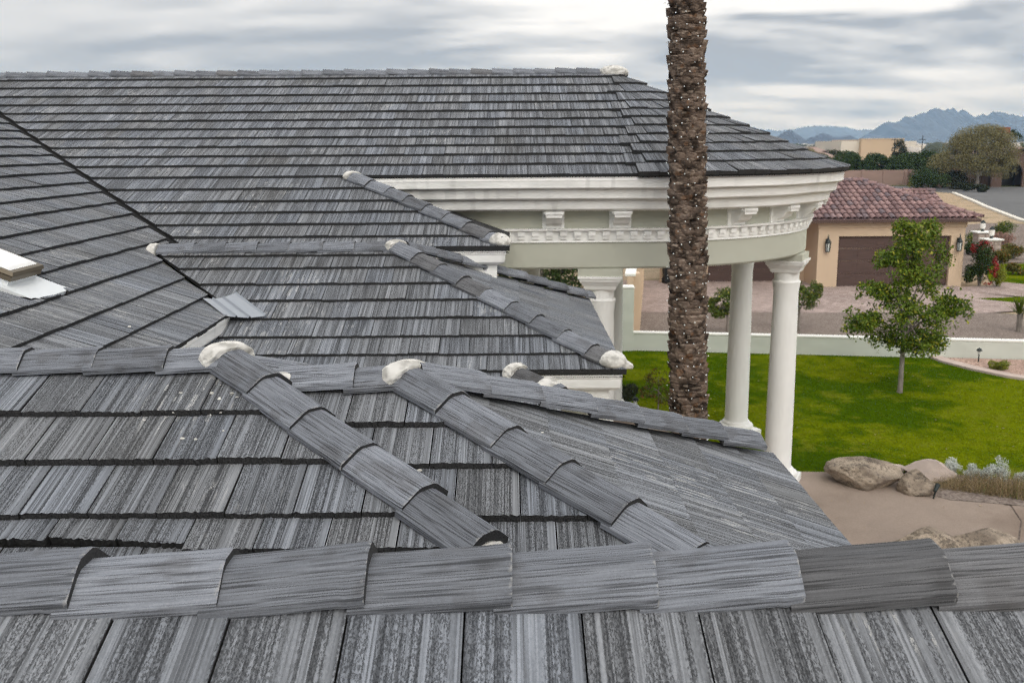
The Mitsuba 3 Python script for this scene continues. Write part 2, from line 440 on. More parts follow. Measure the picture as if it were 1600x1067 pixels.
mat('m_bark', lambda p, n, uv: mix((0.11, 0.095, 0.08), (0.31, 0.275, 0.245), fbm(p.x * 12, p.y * 12, p.z * 5, 3)), 0.9)
mat('m_blockwall', lambda p, n, uv: mi.Color3f(0.31, 0.215, 0.18) * (0.85 + 0.3 * fbm(p.x * 0.5, p.y * 0.5, p.z * 2, 3)), 0.95)
mat('m_commercial', (0.60, 0.555, 0.48), 0.9)
mat('m_commercial_tan', (0.52, 0.40, 0.275), 0.9)
mat('m_brickdark', (0.13, 0.085, 0.068), 0.9)
mat('m_brickred', (0.26, 0.095, 0.06), 0.9)
mat('m_farroof', (0.30, 0.22, 0.19), 0.9)
mat('m_mountain', lambda p, n, uv: mix((0.045, 0.05, 0.065), (0.085, 0.09, 0.105), fbm(p.x * 0.012, p.y * 0.012, p.z * 0.03, 4)), 0.95, spec=0.0)
mat('m_city', lambda p, n, uv: mix((0.06, 0.07, 0.05), (0.5, 0.46, 0.42), smoothstep(0.5, 0.8, cell_rand(uv.x * 877, 3))), 0.9)

# ------------------------------------------------------------------ the setting: ground, lawn, paths, roads
def struct(name, mesh, m, label, smooth=False):
    return obj(name, mesh, m, smooth=smooth, label=label, cat='ground', kind='structure')


rng = np.random.default_rng(7)
g = 5400
struct('desert_ground', flat([(-g, -60), (g, -60), (g, 7900), (-g, 7900)], GZ - 0.05), 'm_ground', 'tan desert ground reaching to the horizon')
LAWN = [(-1, 28.5), (3.6, 27.95), (9.5, 27.05), (12.0, 26.66), (12.05, 26.3), (12.4, 25.2), (12.95, 24.2), (13.6, 23.55), (14.6, 23.1), (16.5, 22.8), (18, 22.8), (18, 14.4),
        (11, 15.6), (9.6, 16.3), (8.2, 16.75), (7.3, 16.95), (5.15, 17.08), (4.6, 17.2), (3.0, 20.3), (2.7, 21.0), (2.2, 21.5), (0.5, 21.8), (-1, 21.8)]
lw = obj('lawn', flat(LAWN, GZ), 'm_lawn', label='mown green lawn behind the low garden wall', cat='lawn', kind='structure')
pg = Polygon(LAWN).buffer(-0.02)
n = 150000
pts = np.c_[rng.uniform(1.5, 18, n), rng.uniform(14.4, 28.4, n)]
import shapely
pts = pts[shapely.contains_xy(pg, pts[:, 0], pts[:, 1])]
pts = pts[(pts[:, 0] < 0.56 * pts[:, 1] + 1) & (pts[:, 0] > 0.1 * pts[:, 1])]
n = len(pts); hgt = rng.uniform(0.010, 0.032, n); an = rng.uniform(0, 2 * np.pi, n); wd = rng.uniform(0.006, 0.011, n)
le = rng.normal(0, 0.022, (n, 2)); b0 = np.c_[pts, np.full(n, GZ - 0.005)]; sd = np.c_[np.cos(an), np.sin(an), an * 0] * wd[:, None]
v = np.stack([b0 - sd, b0 + sd, b0 + np.c_[le, hgt]], 1).reshape(-1, 3)
uvb = np.repeat(np.c_[rng.random(n), rng.random(n)], 3, 0)
obj('grass_blades', (v, np.arange(3 * n).reshape(-1, 3)), 'm_blade', uv=uvb, label='short mown grass blades of the green lawn', cat='grass', kind='stuff')
PATH = [(4.6, 17.2), (5.15, 17.08), (7.3, 16.95), (8.2, 16.75), (8.3, 15.3), (12, 14.9), (20, 14.0), (20, 8), (1.9, 8), (1.9, 12.5), (-3, 12.3), (-3, 21.6), (2.2, 21.5), (2.7, 21.0), (3.0, 20.3)]
joint = LineString([(8.4, 15.35), (8.2, 14.6), (7.8, 13.9), (7.2, 13.0), (6.5, 11.5), (6.2, 8)]).buffer(0.012)
for q in Polygon(PATH).difference(joint).geoms:
    struct('concrete_path', flat(list(q.exterior.coords)[:-1], GZ + 0.004), 'm_path', 'tan concrete walk beside the grey roofs')
struct('path_soil', flat(PATH, GZ - 0.012), 'm_gravel', 'dark joint below the tan concrete walk')
struct('gravel_strip', flat([(2, 28.2), (22, 25.2), (22, 31.6), (17, 34.2), (4, 35.0), (2, 35.0)], GZ - 0.008), 'm_gravel', 'taupe gravel strip behind the low garden wall')
struct('driveway', flat([(4.2, 34.6), (16.9, 33.9), (19.3, 34.6), (20.4, 36.8), (19.0, 38.6), (19.0, 43), (4.2, 43)], GZ), 'm_paver', 'pinkish paver driveway in front of the stucco garage')
struct('pink_gravel_bed', flat([(12.25, 26.6), (12.5, 25.4), (13.1, 24.5), (13.9, 23.85), (14.8, 23.45), (16.6, 23.15), (18, 23.1), (18, 25.7)], GZ + 0.02), 'm_pinkgravel', 'pink gravel bed inside the curved kerb')
kc = np.array([(12.05, 26.62), (12.1, 26.1), (12.45, 25.2), (13.0, 24.3), (13.7, 23.68), (14.7, 23.24), (16.5, 22.95), (18, 22.93)])
obj('curved_kerb', flat(list(LineString(kc).buffer(0.17).exterior.coords)[:-1], GZ + 0.06, 0.1), 'm_kerb', label='curved pinkish concrete kerb round the gravel bed', cat='kerb', kind='structure')
kc = np.array([(1.2, 22.05), (2.3, 21.75), (2.95, 21.3), (3.3, 20.7), (3.5, 20.0)])
obj('curved_kerb', flat(list(LineString(kc).buffer(0.16).exterior.coords)[:-1], GZ + 0.06, 0.1), 'm_kerb', label='short curved kerb left of the palm trunk', cat='kerb', kind='structure')
struct('front_lawn', flat([(18.2, 37.2), (20.2, 35.1), (24, 34.2), (24, 39), (22.0, 38.3), (20.8, 37.6)], GZ + 0.004), 'm_lawn', 'green lawn strip right of the driveway')
struct('front_lawn', flat([(21.1, 42.0), (22.3, 40.6), (24.5, 40.0), (26, 43), (26, 48), (23.9, 48.2), (22.2, 44.6)], GZ + 0.004), 'm_lawn', 'green lawn patch before the stone gate pillars')
struct('side_drive', flat([(20.4, 43.5), (22.3, 45), (23.8, 48.6), (26.2, 48.6), (27, 43), (40, 52), (40, 71), (36, 73), (24, 66), (20, 58)], GZ - 0.004), 'm_gravel', 'grey taupe gravel yard beyond the gate pillars')
struct('curved_walkway', flat([(19.0, 40.2), (19.0, 38.6), (20.4, 37.3), (22, 38.3), (24.2, 39.1), (24.5, 40.0), (22.3, 40.6), (21.2, 42.0), (20.6, 40.6)], GZ + 0.008), 'm_paver', 'curved paver walk round the garage corner')
struct('street', flat([(40.5, 77.2), (45.2, 92), (47.9, 99.8), (53.5, 117), (52, 128), (44, 137), (44, 142), (62, 137), (95, 131), (110, 128), (110, 60), (44, 66), (41, 71)], GZ - 0.03), 'm_asphalt', 'grey asphalt street bending past the far houses')
kc = np.array([(39.2, 71.0), (39.6, 74.5), (40.4, 77.2), (45.1, 92), (47.8, 99.8), (53.4, 117)])
obj('street_kerb', flat(list(LineString(kc).buffer(0.22).exterior.coords)[:-1], GZ + 0.1, 0.16), 'm_streetkerb', label='pale concrete street kerb along the asphalt', cat='kerb', kind='structure')
struct('far_lawn', flat([(54, 138.5), (62, 134.5), (88, 129.5), (88, 133), (70, 137), (56, 142)], GZ), 'm_lawn', 'green lawn strip before the far brick house')


def ridge_terrain(name, label, x0, x1, y, depth, prof, seed, m='m_mountain', rough=0.12, nx=220, ny=15, skirt=0.0):
    """a range of hills: crest heights from prof (x, height over the plain), falling off to both sides in depth."""
    xs = np.linspace(x0, x1, nx); h = np.interp(xs, [p[0] for p in prof], [p[1] for p in prof])
    ys = np.linspace(-1, 1, ny)
    X, Yp = np.meshgrid(xs, ys, indexing='ij')
    sp = np.abs(x1 - x0)
    h = h * (1 + rough * 2.2 * (meshkit.fbm(np.stack([xs / abs(x1 - x0) * 55, xs * 0, xs * 0], -1), 4, seed + 9) - 0.5))
    f = np.maximum(0, 1 - np.abs(Yp)) ** 1.25
    nz = meshkit.fbm(np.stack([X / sp * 26, Yp * 2.4, X * 0], -1), 5, seed) - 0.5
    nz2 = meshkit.fbm(np.stack([X / sp * 90, Yp * 0.6, X * 0], -1), 4, seed + 4) - 0.5
    Z = h[:, None] * f * (1 + rough * 2 * nz * (1 + 0.8 * (1 - f))) + h.max() * 0.10 * nz2 * f
    v = np.stack([X, y + Yp * depth, GZ - 1 + Z], -1).reshape(-1, 3)
    i, j = np.meshgrid(np.arange(nx - 1), np.arange(ny - 1), indexing='ij'); a = i * ny + j
    q = np.stack([a, a + ny, a + ny + 1, a + 1], -1).reshape(-1, 4)
    obj(name, (v, q), m, smooth=True, label=label, cat='mountain', kind='structure')


def M(px, py, y):  # helper: height above plain and x of a far point given as bearing / elevation at distance y
    return ((px - 800) / 1500 * 0.985 * y, (225.5 - py) / 1500 * 0.965 * y + 6)


def far_range(name, label, y, depth, pts, seed, **kw):
    pr = [M(px, py, y) for px, py in pts]
    ridge_terrain(name, label, pr[0][0], pr[-1][0], y, depth, pr, seed, **kw)


far_range('mountain', 'big blue rugged mountain on the right skyline', 4600, 500,
          [(1250, 226), (1300, 223.5), (1352, 219), (1374, 212), (1377, 194), (1383, 191), (1400, 190), (1415, 186), (1428, 183), (1436, 178), (1452, 173), (1465, 171), (1474, 174), (1484, 172), (1492, 178), (1506, 179),
           (1514, 185), (1530, 184), (1552, 182), (1575, 186), (1600, 188), (1660, 198), (1740, 214), (1800, 225)], 3, rough=0.085, nx=420)
far_range('far_ridge', 'faint pale blue ridge left of the mountain', 7000, 500,
          [(1130, 224), (1170, 198), (1186, 203), (1215, 206), (1240, 203), (1276, 198), (1310, 199), (1332, 204), (1362, 206), (1400, 208), (1440, 222)], 5, rough=0.03)
far_range('butte', 'small pointed blue butte nearest the turret roof', 2600, 160, [(1196, 225), (1216, 214), (1226, 206), (1232, 203.5), (1240, 208), (1252, 216), (1266, 225)], 8, rough=0.05, nx=120)
far_range('butte', 'low rounded butte right of the pointed one', 2700, 160, [(1252, 225), (1264, 216), (1274, 213.5), (1284, 210), (1294, 212), (1302, 216), (1316, 215), (1326, 213), (1334, 217), (1348, 225)], 9, rough=0.05, nx=120)
# far town: roofs and trees that read as one mass
ms, us = [], []
for k in range(900):
    y = rng.uniform(330, 2300); px = rng.uniform(1150, 1640); x = (px - 800) / 1500 * y
    w = rng.uniform(5, 16); h = rng.uniform(2.2, 5.0)
    if k % 3:
        m = ico(1, (w * 0.35, w * 0.35, h * 0.7), (x, y, GZ + h * 0.5), 0.25, 2.0, k)
        u = 0.2
    else:
        m = cat_([bx(x, y, GZ, x + w, y + w * 0.7, GZ + h)])
        u = 0.9
    ms.append(m); us.append(len(np.asarray(m[0])))
mv = cat_(ms)
uvc = np.repeat(np.c_[rng.random(len(us)), rng.random(len(us))], us, 0)
obj('far_town', mv, 'm_city', uv=uvc, label='distant town of pale roofs and trees on the plain', cat='town', kind='stuff')

# ------------------------------------------------------------------ roofs of the house
TID = [0]


def tid():
    TID[0] += 1
    return TID[0]


def project(P):
    P = np.atleast_2d(P); cp, sp = math.cos(PITCH), math.sin(PITCH)
    d = P[:, 1] * cp - P[:, 2] * sp; u = P[:, 1] * sp + P[:, 2] * cp
    return np.c_[800 + 1500 * P[:, 0] / np.maximum(d, 0.05), 533.5 - 1500 * u / np.maximum(d, 0.05), d]


def shown_area(v):
    q = project(v)
    if q[:, 2].min() < 0.3:
        return 0.0
    x0, x1 = np.clip([q[:, 0].min(), q[:, 0].max()], -10, 1610); y0, y1 = np.clip([q[:, 1].min(), q[:, 1].max()], -10, 1077)
    return max(0, x1 - x0) * max(0, y1 - y0)


def parts_or_stuff(holder, name, meshes, m, limit=300):
    """the pieces that show largest become parts; any others one part of 'stuff'."""
    order = sorted(range(len(meshes)), key=lambda i: -shown_area(meshes[i][0]))
    keep = [i for i in order[:limit] if shown_area(meshes[i][0]) > 60]
    rest = [i for i in order if i not in set(keep)]
    for i in sorted(keep):
        v, f, uv = meshes[i]
        obj(name, (v, f), m, holder, uv=uv)
    if rest:
        vs, fs = cat_([meshes[i][:2] for i in rest])
        obj('other_' + name + 's', (vs, fs), m, holder, uv=np.vstack([meshes[i][2] for i in rest]), kind='stuff')


def tile_mesh(ring, vb, L, th, fr, r, jag=0, uoff=0.0, loose=1.0):
    """one roof tile: ring of (u, v), sloping from th at its butt (v = vb) to almost nothing at its head."""
    O, c, t, n = fr
    ring = np.asarray(ring, float)
    a2 = (ring[:, 0] * np.roll(ring[:, 1], -1) - np.roll(ring[:, 0], -1) * ring[:, 1]).sum()
    if a2 < 0:
        ring = ring[::-1]
    pts, hs, butt = [], [], []
    m = len(ring); cx = ring[:, 0].mean()
    skew = r.normal(0, 0.0016) * loose; lift = r.normal(0, 0.0024) * loose; slide = r.normal(0, 0.0026) * loose
    for k in range(m):
        a, b = ring[k], ring[(k + 1) % m]
        is_b = abs(a[1] - vb) < 1e-4 and abs(b[1] - vb) < 1e-4 and abs(a[0] - b[0]) > 0.02
        steps = max(1, int(abs(b[0] - a[0]) / jag)) if (is_b and jag) else 1
        for s in range(steps):
            q = a + (b - a) * s / steps
            j = is_b and jag and 0 < s
            pts.append((q[0] + (r.normal(0, 0.001) if j else 0), q[1] + (r.normal(0, 0.0024) if j else 0) + slide * (1 if abs(q[1] - vb) < 0.02 else 0)))
            hs.append(0.008 + (th + lift) * (1 - (q[1] - vb) / L) + skew * (q[0] - cx) / 0.15 + (r.normal(0, 0.0016) if j else 0))
            butt.append(is_b)
    pts, hs = np.array(pts), np.array(hs); k = len(pts)
    P = lambda uv_, h: O + uv_[:, :1] * c + uv_[:, 1:] * t + np.asarray(h)[:, None] * n
    top = P(pts, hs); ce = pts.mean(0)
    chh = 0.008 + (th + lift) * (1 - (ce[1] - vb) / L)
    i0 = tid()
    U = lambda q: np.c_[i0 + 0.5 + np.clip(q[:, 0] - uoff, -0.49, 0.49), q[:, 1] - vb]
    v = [top, P(ce[None], [chh])]; uv = [U(pts), U(ce[None])]
    f = [[j, (j + 1) % k, k] for j in range(k)]
    base = k + 1
    for j in range(k):
        j2 = (j + 1) % k
        q = np.array([pts[j], pts[j2]])
        lo = P(q, [-0.014, -0.014])
        v.append(np.vstack([top[j], top[j2], lo])); fl = -10.0 if butt[j] else -20.0
        uu = U(q); uv.append(np.c_[np.r_[uu[:, 0], uu[:, 0]], np.full(4, fl)])
        f += [[base, base + 2, base + 1], [base + 1, base + 2, base + 3]]
        base += 4
    return np.vstack(v), np.array(f), np.vstack(uv)


def frame_front(y, z, s=S, x=0.0):
    b = math.atan(s)
    return np.array([x, y, z]), np.array([1.0, 0, 0]), np.array([0, math.cos(b), math.sin(b)]), np.array([0, -math.sin(b), math.cos(b)])


def frame_right(x, z, s=S, y=0.0):
    b = math.atan(s)
    return np.array([x, y, z]), np.array([0, 1.0, 0]), np.array([-math.cos(b), 0, math.sin(b)]), np.array([math.sin(b), 0, math.cos(b)])


def to_uv(fr, pl):
    O, c, t, n = fr
    if abs(c[0]) > 0.5:
        return [((x - O[0]) * c[0], (y - O[1]) / t[1]) for x, y in pl]
    return [(y - O[1], (x - O[0]) / t[0]) for x, y in pl]


def panel(holder_parent, name, fr, plan, butts, th=0.036, W=0.30, phase=0.0, jag=0, seed=1, lap=0.06, minE=None, label=None, holes=None, gap=0.0055, edit=None, loose=1.0, sink=0.024, tile_plan=None):
    """a roof plane: plan outline (x, y), butts = plan coordinates of the course edges (y for a front plane, x for a side plane)."""
    r = np.random.default_rng(seed)
    O, c, t, n = fr
    uvp = lambda pl: to_uv(fr, pl)
    b_at = [(b - O[1]) / t[1] if abs(c[0]) > 0.5 else (b - O[0]) / t[0] for b in butts]
    pg = Polygon(uvp(plan)).buffer(0)
    fg = pg if holes is None else pg.difference(Polygon(uvp(holes)))
    if tile_plan is not None:
        fg = fg.intersection(Polygon(uvp(tile_plan)))
    O = O - n * sink; fr = (O, c, t, n)
    pv, pf = trimesh.creation.triangulate_polygon(pg, engine='earcut')
    P = lambda q, h: O + q[:, :1] * c + q[:, 1:] * t + h * n
    pv = np.asarray(pv)
    key = obj(name, cat_([(P(pv, -0.02), np.asarray(pf)), (P(pv, -0.05), np.asarray(pf)[:, ::-1])]), 'm_deck', holder_parent, label=label)
    vb = sorted(b_at)
    u0, v0, u1, v1 = pg.bounds
    out = []
    for i, b in enumerate(vb):
        E_ = (vb[i + 1] - b) if i + 1 < len(vb) else (vb[i] - vb[i - 1])
        L = E_ + lap
        off = phase + (i % 2) * W / 2 + r.normal(0, 0.012)
        k0 = int(math.floor((u0 - off) / W)) - 1
        for k in range(k0, k0 + int((u1 - u0) / W) + 4):
            a = off + k * W
            cell = box(a + gap / 2, b, a + W - gap / 2, b + L)
            q = cell.intersection(fg)
            if edit:
                q = edit(q, i, a, b, L)
            for gq in getattr(q, 'geoms', [q]):
                if gq.is_empty or gq.geom_type != 'Polygon' or gq.area < 0.0012:
                    continue
                rg = list(gq.exterior.coords)[:-1]
                if not gq.is_valid:
                    continue
                out.append(tile_mesh(rg, b, L, th, fr, r, jag, a + W / 2, loose))
    parts_or_stuff(key, 'tile', out, 'm_tile')
    return key


PROF_O = np.array([(-0.142, 0.0), (-0.062, 0.064), (-0.036, 0.076), (0.036, 0.076), (0.062, 0.064), (0.142, 0.0)])
PROF_I = np.array([(0.139, -0.026), (0.104, -0.014), (0.044, 0.036), (0.0, 0.046), (-0.044, 0.036), (-0.104, -0.014), (-0.139, -0.026)])
RING = np.vstack([PROF_O, PROF_I])


def cap_mesh(p0, p1, tilt, r, wob=0.004, scale=1.0, cut0=0.0):
    """one ridge or hip tile from its tucked end p0 to its proud end p1."""
    p0, p1 = np.asarray(p0, float), np.asarray(p1, float)
    d = p1 - p0; L = np.linalg.norm(d); d /= L
    s = np.cross(d, [0, 0, 1.0]); s /= np.linalg.norm(s); n = np.cross(s, d)
    yaw = r.normal(0, 0.008)
    R = RING * scale
    # chamfered rim at the proud end
    Rn = R.copy(); k0 = len(PROF_O); Rn[k0:, 1] -= np.array([0.002, 0.010, 0.016, 0.016, 0.016, 0.010, 0.002])   # thicker nose
    Re = Rn * 0.975
    secs = [(0.0, R, 0.0), (L * 0.5, R, tilt * 0.5), (L - 0.07, R, tilt * 0.84), (L - 0.05, Rn, tilt * 0.89), (L - 0.008, Rn, tilt), (L, Re, tilt)]
    al = np.r_[0, np.cumsum(np.linalg.norm(np.diff(R, axis=0), axis=1))] - 0.2
    i0 = tid(); m = len(R); v, uv = [], []
    for L_, q, h in secs:
        w = r.normal(0, 0.0006, (m, 2))
        v.append(p0 + d * L_ + (q[:, :1] + w[:, :1] + yaw * (L_ - L / 2)) * s + (q[:, 1:] + w[:, 1:] + h) * n)
        uv.append(np.c_[i0 + 0.5 + al, np.full(m, L_)])
    f = []
    for a in range(len(secs) - 1):
        for j in range(m):
            k = (j + 1) % m
            f += [[a * m + j, a * m + k, (a + 1) * m + k], [a * m + j, (a + 1) * m + k, (a + 1) * m + j]]
    base = len(secs) * m
    no, ni = len(PROF_O), len(PROF_I)
    for e, sgn in ((0, 1), (len(secs) - 1, -1)):
        v.append(v[e].copy()); uv.append(np.c_[np.full(m, i0 + 0.5), np.full(m, -10.0)])
        # strip between outer and inner outlines
        inn = [m - 1 - j for j in range(ni)]
        tri = []
        i = j = 0
        while i < no - 1 or j < ni - 1:
            if i < no - 1 and (j >= ni - 1 or i / (no - 1) <= j / (ni - 1)):
                tri.append([i, i + 1, inn[j]]); i += 1
            else:
                tri.append([i, inn[j + 1], inn[j]]); j += 1
        tri = np.array(tri) + base
        f += (tri if sgn > 0 else tri[:, ::-1]).tolist()
        base += m
    return np.vstack(v), np.array(f), np.vstack(uv)


def caps(holder, name, a, b, lift=0.0, expo=0.38, seed=3, tilt=0.022, first=0.0, last=None, drop=0.0, jitter=0.006):
    """a run of cap tiles from a (top or tucked end) to b along a ridge or hip."""
    r = np.random.default_rng(seed)
    a, b = np.asarray(a, float), np.asarray(b, float); L = np.linalg.norm(b - a); d = (b - a) / L
    k, out = 0, []
    z = np.array([0, 0, lift])
    while k * expo < L - 0.12:
        s0 = k * expo + (first if k == 0 else 0); s1 = min(k * expo + 0.425, L)
        j = r.normal(0, jitter, 3) * [1, 1, 0.35]
        out.append(cap_mesh(a + d * s0 + z + j, a + d * s1 + z + j, tilt * (0.8 + 0.4 * r.random()), r))
        k += 1
    parts_or_stuff(holder, name, out, 'm_ridge')


def mortar(holder, c, d, secs, seed, amp=0.006, scale=1.0):
    """hand trowelled mortar moulded on a cap tile: secs = (distance along d, size of the tile profile, sideways squash)."""
    d = np.asarray(d, float) / np.linalg.norm(d); s = np.cross(d, [0, 0, 1.0]); s /= np.linalg.norm(s); n = np.cross(s, d)
    c = np.asarray(c, float) + (n * 0.022 if secs[-1][1] < 0.5 else 0)
    t = np.linspace(0, 1, 25); arc = np.vstack([np.c_[0.150 * np.cos(np.pi * (1 - t)), 0.100 * np.sin(np.pi * t) ** 0.75 - 0.012], np.c_[0.13 * (1 - 2 * t[1:-1]), np.full(23, -0.035)]]) * scale
    m = len(arc)
    ss = np.array(secs, float); fine = np.linspace(0, len(ss) - 1, (len(ss) - 1) * 5 + 1)
    S_ = np.c_[[np.interp(fine, np.arange(len(ss)), ss[:, k]) for k in range(ss.shape[1])]].T
    v = []
    for x_, k in S_[:, :2]:
        v.append(c + d * x_ + arc[:, :1] * k * s + (arc[:, 1:] * k) * n)
    v = np.vstack(v)
    f = []
    for i in range(len(S_) - 1):
        for j in range(m):
            k = (j + 1) % m
            f += [[i * m + j, (i + 1) * m + j, (i + 1) * m + k], [i * m + j, (i + 1) * m + k, i * m + k]]
    nb = len(v); v = np.vstack([v, v[:m].mean(0), v[-m:].mean(0)]); e = (len(S_) - 1) * m
    for j in range(m):
        k = (j + 1) % m
        f += [[nb, j, k], [nb + 1, e + k, e + j]]
    w = v + seed * 3.7
    o = np.stack([meshkit.fbm(w * 11, 3, seed + q) - 0.5 for q in range(3)], -1) * amp * 4 + np.stack([meshkit.fbm(w * 45, 2, seed + q + 3) - 0.5 for q in range(3)], -1) * amp * 1.0
    return obj('mortar', orient(v + o, np.array(f)), 'm_mortar', holder, smooth=50)


COLLAR = [(-0.075, 0.62), (-0.062, 0.88), (-0.03, 1.04), (0.015, 1.06), (0.04, 1.03), (0.046, 0.98)]
PLUG = [(-0.06, 1.03), (-0.03, 1.08), (0.03, 1.0), (0.075, 0.82), (0.11, 0.5), (0.12, 0.2)]
HOUSE = thing('house', 'grey tiled house with white columned porch and cornice', 'house')
# --- main roof: ridge along x, porch eave on the right, lower eave on the left
AY, AZ = 12.01, -1.175
az = lambda y: AZ + S * (y - AY)
fA = frame_front(AY, az(AY))
ABUTT = [11.55, 11.86, 12.14, 12.46, 12.78, 13.09, 13.45, 13.815, 14.175, 14.50, 14.825, 15.15, 15.485, 15.82, 16.155, 16.515, 16.885, 17.28, 17.66]
VX = lambda x: 12.73 - (x + 4.93)     # valley with the left wing
planA = [(1.80, 17.92), (-11.5, 17.92), (-10.12, 17.92), (-4.23 + 0.0, 12.03), (-3.6, 11.5), (-0.03, 11.86), (-2.24, 13.815), (1.80, 13.815)]
planA = [(1.80, 17.92), (-10.12, 17.92), (-4.2, 12.0), (-3.7, 11.86), (-0.02, 11.86), (-2.24, 13.815), (1.80, 13.815)]
mr = panel(HOUSE, 'main_roof', fA, planA, ABUTT, tile_plan=[(1.80, 17.92), (-10.06, 17.92), (-4.13, 12.0), (-3.6, 11.86), (-0.02, 11.86), (-2.24, 13.815), (1.80, 13.815)], th=0.044, phase=0.07, seed=11, label='long grey tiled main roof slope behind')
caps(mr, 'ridge_tile', (1.62, 17.92, az(17.92)), (-10.2, 17.92, az(17.92)), lift=-0.03, seed=4, tilt=0.03)
caps(mr, 'hip_tile', (-2.24, 13.80, az(13.80)), (-0.10, 11.94, az(11.94)), lift=0.0, seed=5)
mortar(mr, (-2.24, 13.80, az(13.80)), (2.14, -1.86, -.775), COLLAR, 1)
mortar(mr, (-0.14, 11.975, az(11.975)), (2.14, -1.86, -.775), PLUG, 2)
# back slope and hip end of the lower part (turned away)
obj('back_slope', (np.array([[-10.2, 17.92, 1.25], [1.8, 17.92, 1.25], [1.8, 22.0, -.45], [-10.2, 22.0, -.45]]), np.array([[0, 1, 2], [0, 2, 3]])), 'm_deck', mr)
obj('hip_end', (np.array([[-2.24, 13.815, az(13.815) - .02], [-0.02, 11.86, az(11.86) - .02], [-0.02, 14.2, az(11.86) - .02], [-2.24, 14.2, az(13.815) - .02]]), np.array([[0, 1, 2], [0, 2, 3]])), 'm_tile', mr,
    uv=np.array([[9000.5, -10], [9000.9, -10], [9000.9, -10], [9000.5, -10.0]]))

# --- round turret end of the main roof
CX, CY, RE = 1.80, 17.92, 4.17
out = []
r_ = np.random.default_rng(21)
rb = [CY - y for y in ABUTT[7:]]
scale_r = RE / rb[0]
bta = math.atan(S)
for i, r0 in enumerate(rb):
    r0 = r0 * scale_r
    E_ = ((rb[i] - rb[i + 1]) if i + 1 < len(rb) else 0.3) * scale_r
    ro = max(r0 - E_ - 0.06, 0.02)
    nt = max(5, int(round(2 * math.pi * r0 / 0.30))); dth = 2 * math.pi / nt
    zb = az(CY - rb[i])
    for k in range(-1, nt):
        th_ = -math.pi / 2 + (k + (0.5 if i % 2 else 0)) * dth
        if th_ + dth < -math.pi / 2 + 0.3 * dth:
            continue
        if th_ > math.radians(118):
            break
        mid = th_ + dth / 2
        if mid > math.radians(118):
            continue
        rad = np.array([math.cos(mid), math.sin(mid), 0]); tan = np.array([-math.sin(mid), math.cos(mid), 0])
        O = np.array([CX, CY, zb - (0.02 if k < 0 else 0.0)]) + rad * r0
        t = -rad * math.cos(bta) + np.array([0, 0, math.sin(bta)]); n = rad * math.sin(bta) + np.array([0, 0, math.cos(bta)])
        w0, w1 = r0 * math.tan(dth / 2) - 0.005, ro * math.tan(dth / 2) - 0.003
        Lr = (r0 - ro) / math.cos(bta)
        w0 = max(w0, 0.01); w1 = max(w1, 0.004)
        out.append(tile_mesh([(-w0, 0), (w0, 0), (w1, Lr), (-w1, Lr)], 0.0, Lr, 0.044, (O, tan, t, n), r_, 0, 0.0, 2.4))
an = np.radians(np.linspace(-90, 125, 60))
cone = np.vstack([np.c_[CX + RE * np.cos(an), CY + RE * np.sin(an), np.full(60, az(ABUTT[7]) - 0.03)], [[CX, CY, az(CY) - 0.02]]])
tr = obj('turret_roof', (cone, np.array([[i, i + 1, 60] for i in range(59)])), 'm_deck', HOUSE, label='round grey tiled turret end of the main roof')
parts_or_stuff(tr, 'tile', out, 'm_tile')
obj('mortar', ico(4, (0.27, 0.22, 0.13), (1.86, 17.9, az(17.92) - 0.02), 0.05, 1.4, 5), 'm_mortar', tr, smooth=True)

# --- left wing roof E (falls to the right), with the skylight well
ex = lambda x: -0.874 - S * (x + 4.93)
fE = frame_right(-4.93, -0.874)
EB = [-2.93, -3.27, -3.62, -3.97, -4.32, -4.65, -4.98, -5.30, -5.61, -5.90, -6.22, -6.50, -6.79, -7.08, -7.37, -7.67, -7.97, -8.27, -8.57, -8.87, -9.2, -9.5]
planE = [(-2.93, 5.9), (-2.93, 9.94), (-4.22, 11.23), (-4.2, 12.0), (-9.7, 17.5), (-9.7, 5.9)]
SK = [(-5.6, 8.02), (-4.02, 7.92), (-3.97, 8.52), (-4.25, 8.72), (-5.6, 8.72)]
lr = panel(HOUSE, 'left_roof', fE, planE, EB, tile_plan=[(-2.93, 5.9), (-2.93, 9.88), (-4.26, 11.17), (-4.26, 11.98), (-9.76, 17.44), (-9.76, 5.9)], th=0.040, phase=0.1, seed=12, holes=SK, label='darker roof slope falling to the right at far left')
# --- front wing roof F with its hip end
FY, FZ = 11.3, -1.165
fz = lambda y: FZ + S * (y - FY)
FXA, FXE = -1.36, 1.10
fF = frame_front(FY, FZ)
FB = [8.985 - 0.70, 8.985 - 0.35, 8.985, 9.25, 9.55, 9.87, 10.20, 10.52, 10.85, 11.12]
planF = [(FXA, 11.3), (-4.25, 11.3), (-2.2, 9.27), (-2.2, 8.3), (0.60, 8.3), (0.03, 8.985), (1.10, 8.985)]
planF = [(FXA, 11.3), (-4.22, 11.3), (-2.93, 10.0), (-3.32, 9.9), (-3.32, 8.2), (0.62, 8.2), (0.02, 8.985), (FXE, 8.985)]
fr_ = panel(HOUSE, 'front_roof', fF, planF, FB, th=0.038, phase=0.05, seed=13, jag=0.03, label='middle grey roof slope with a hip at its right end')
FSs = (FZ - fz(8.985)) / (FXE - FXA)
fS = frame_right(FXA, FZ, FSs)
sx = lambda x: FZ - FSs * (x - FXA)
fb = list(np.linspace(FXE, FXA + 0.1, 8))
rs = panel(HOUSE, 'front_hip_end', fS, [(FXA, 11.3), (FXE, 8.985), (FXE, 13.42)], fb, th=0.016, phase=0.12, seed=14, gap=0.003, loose=0.3, label='hip end of the middle roof falling to the right')
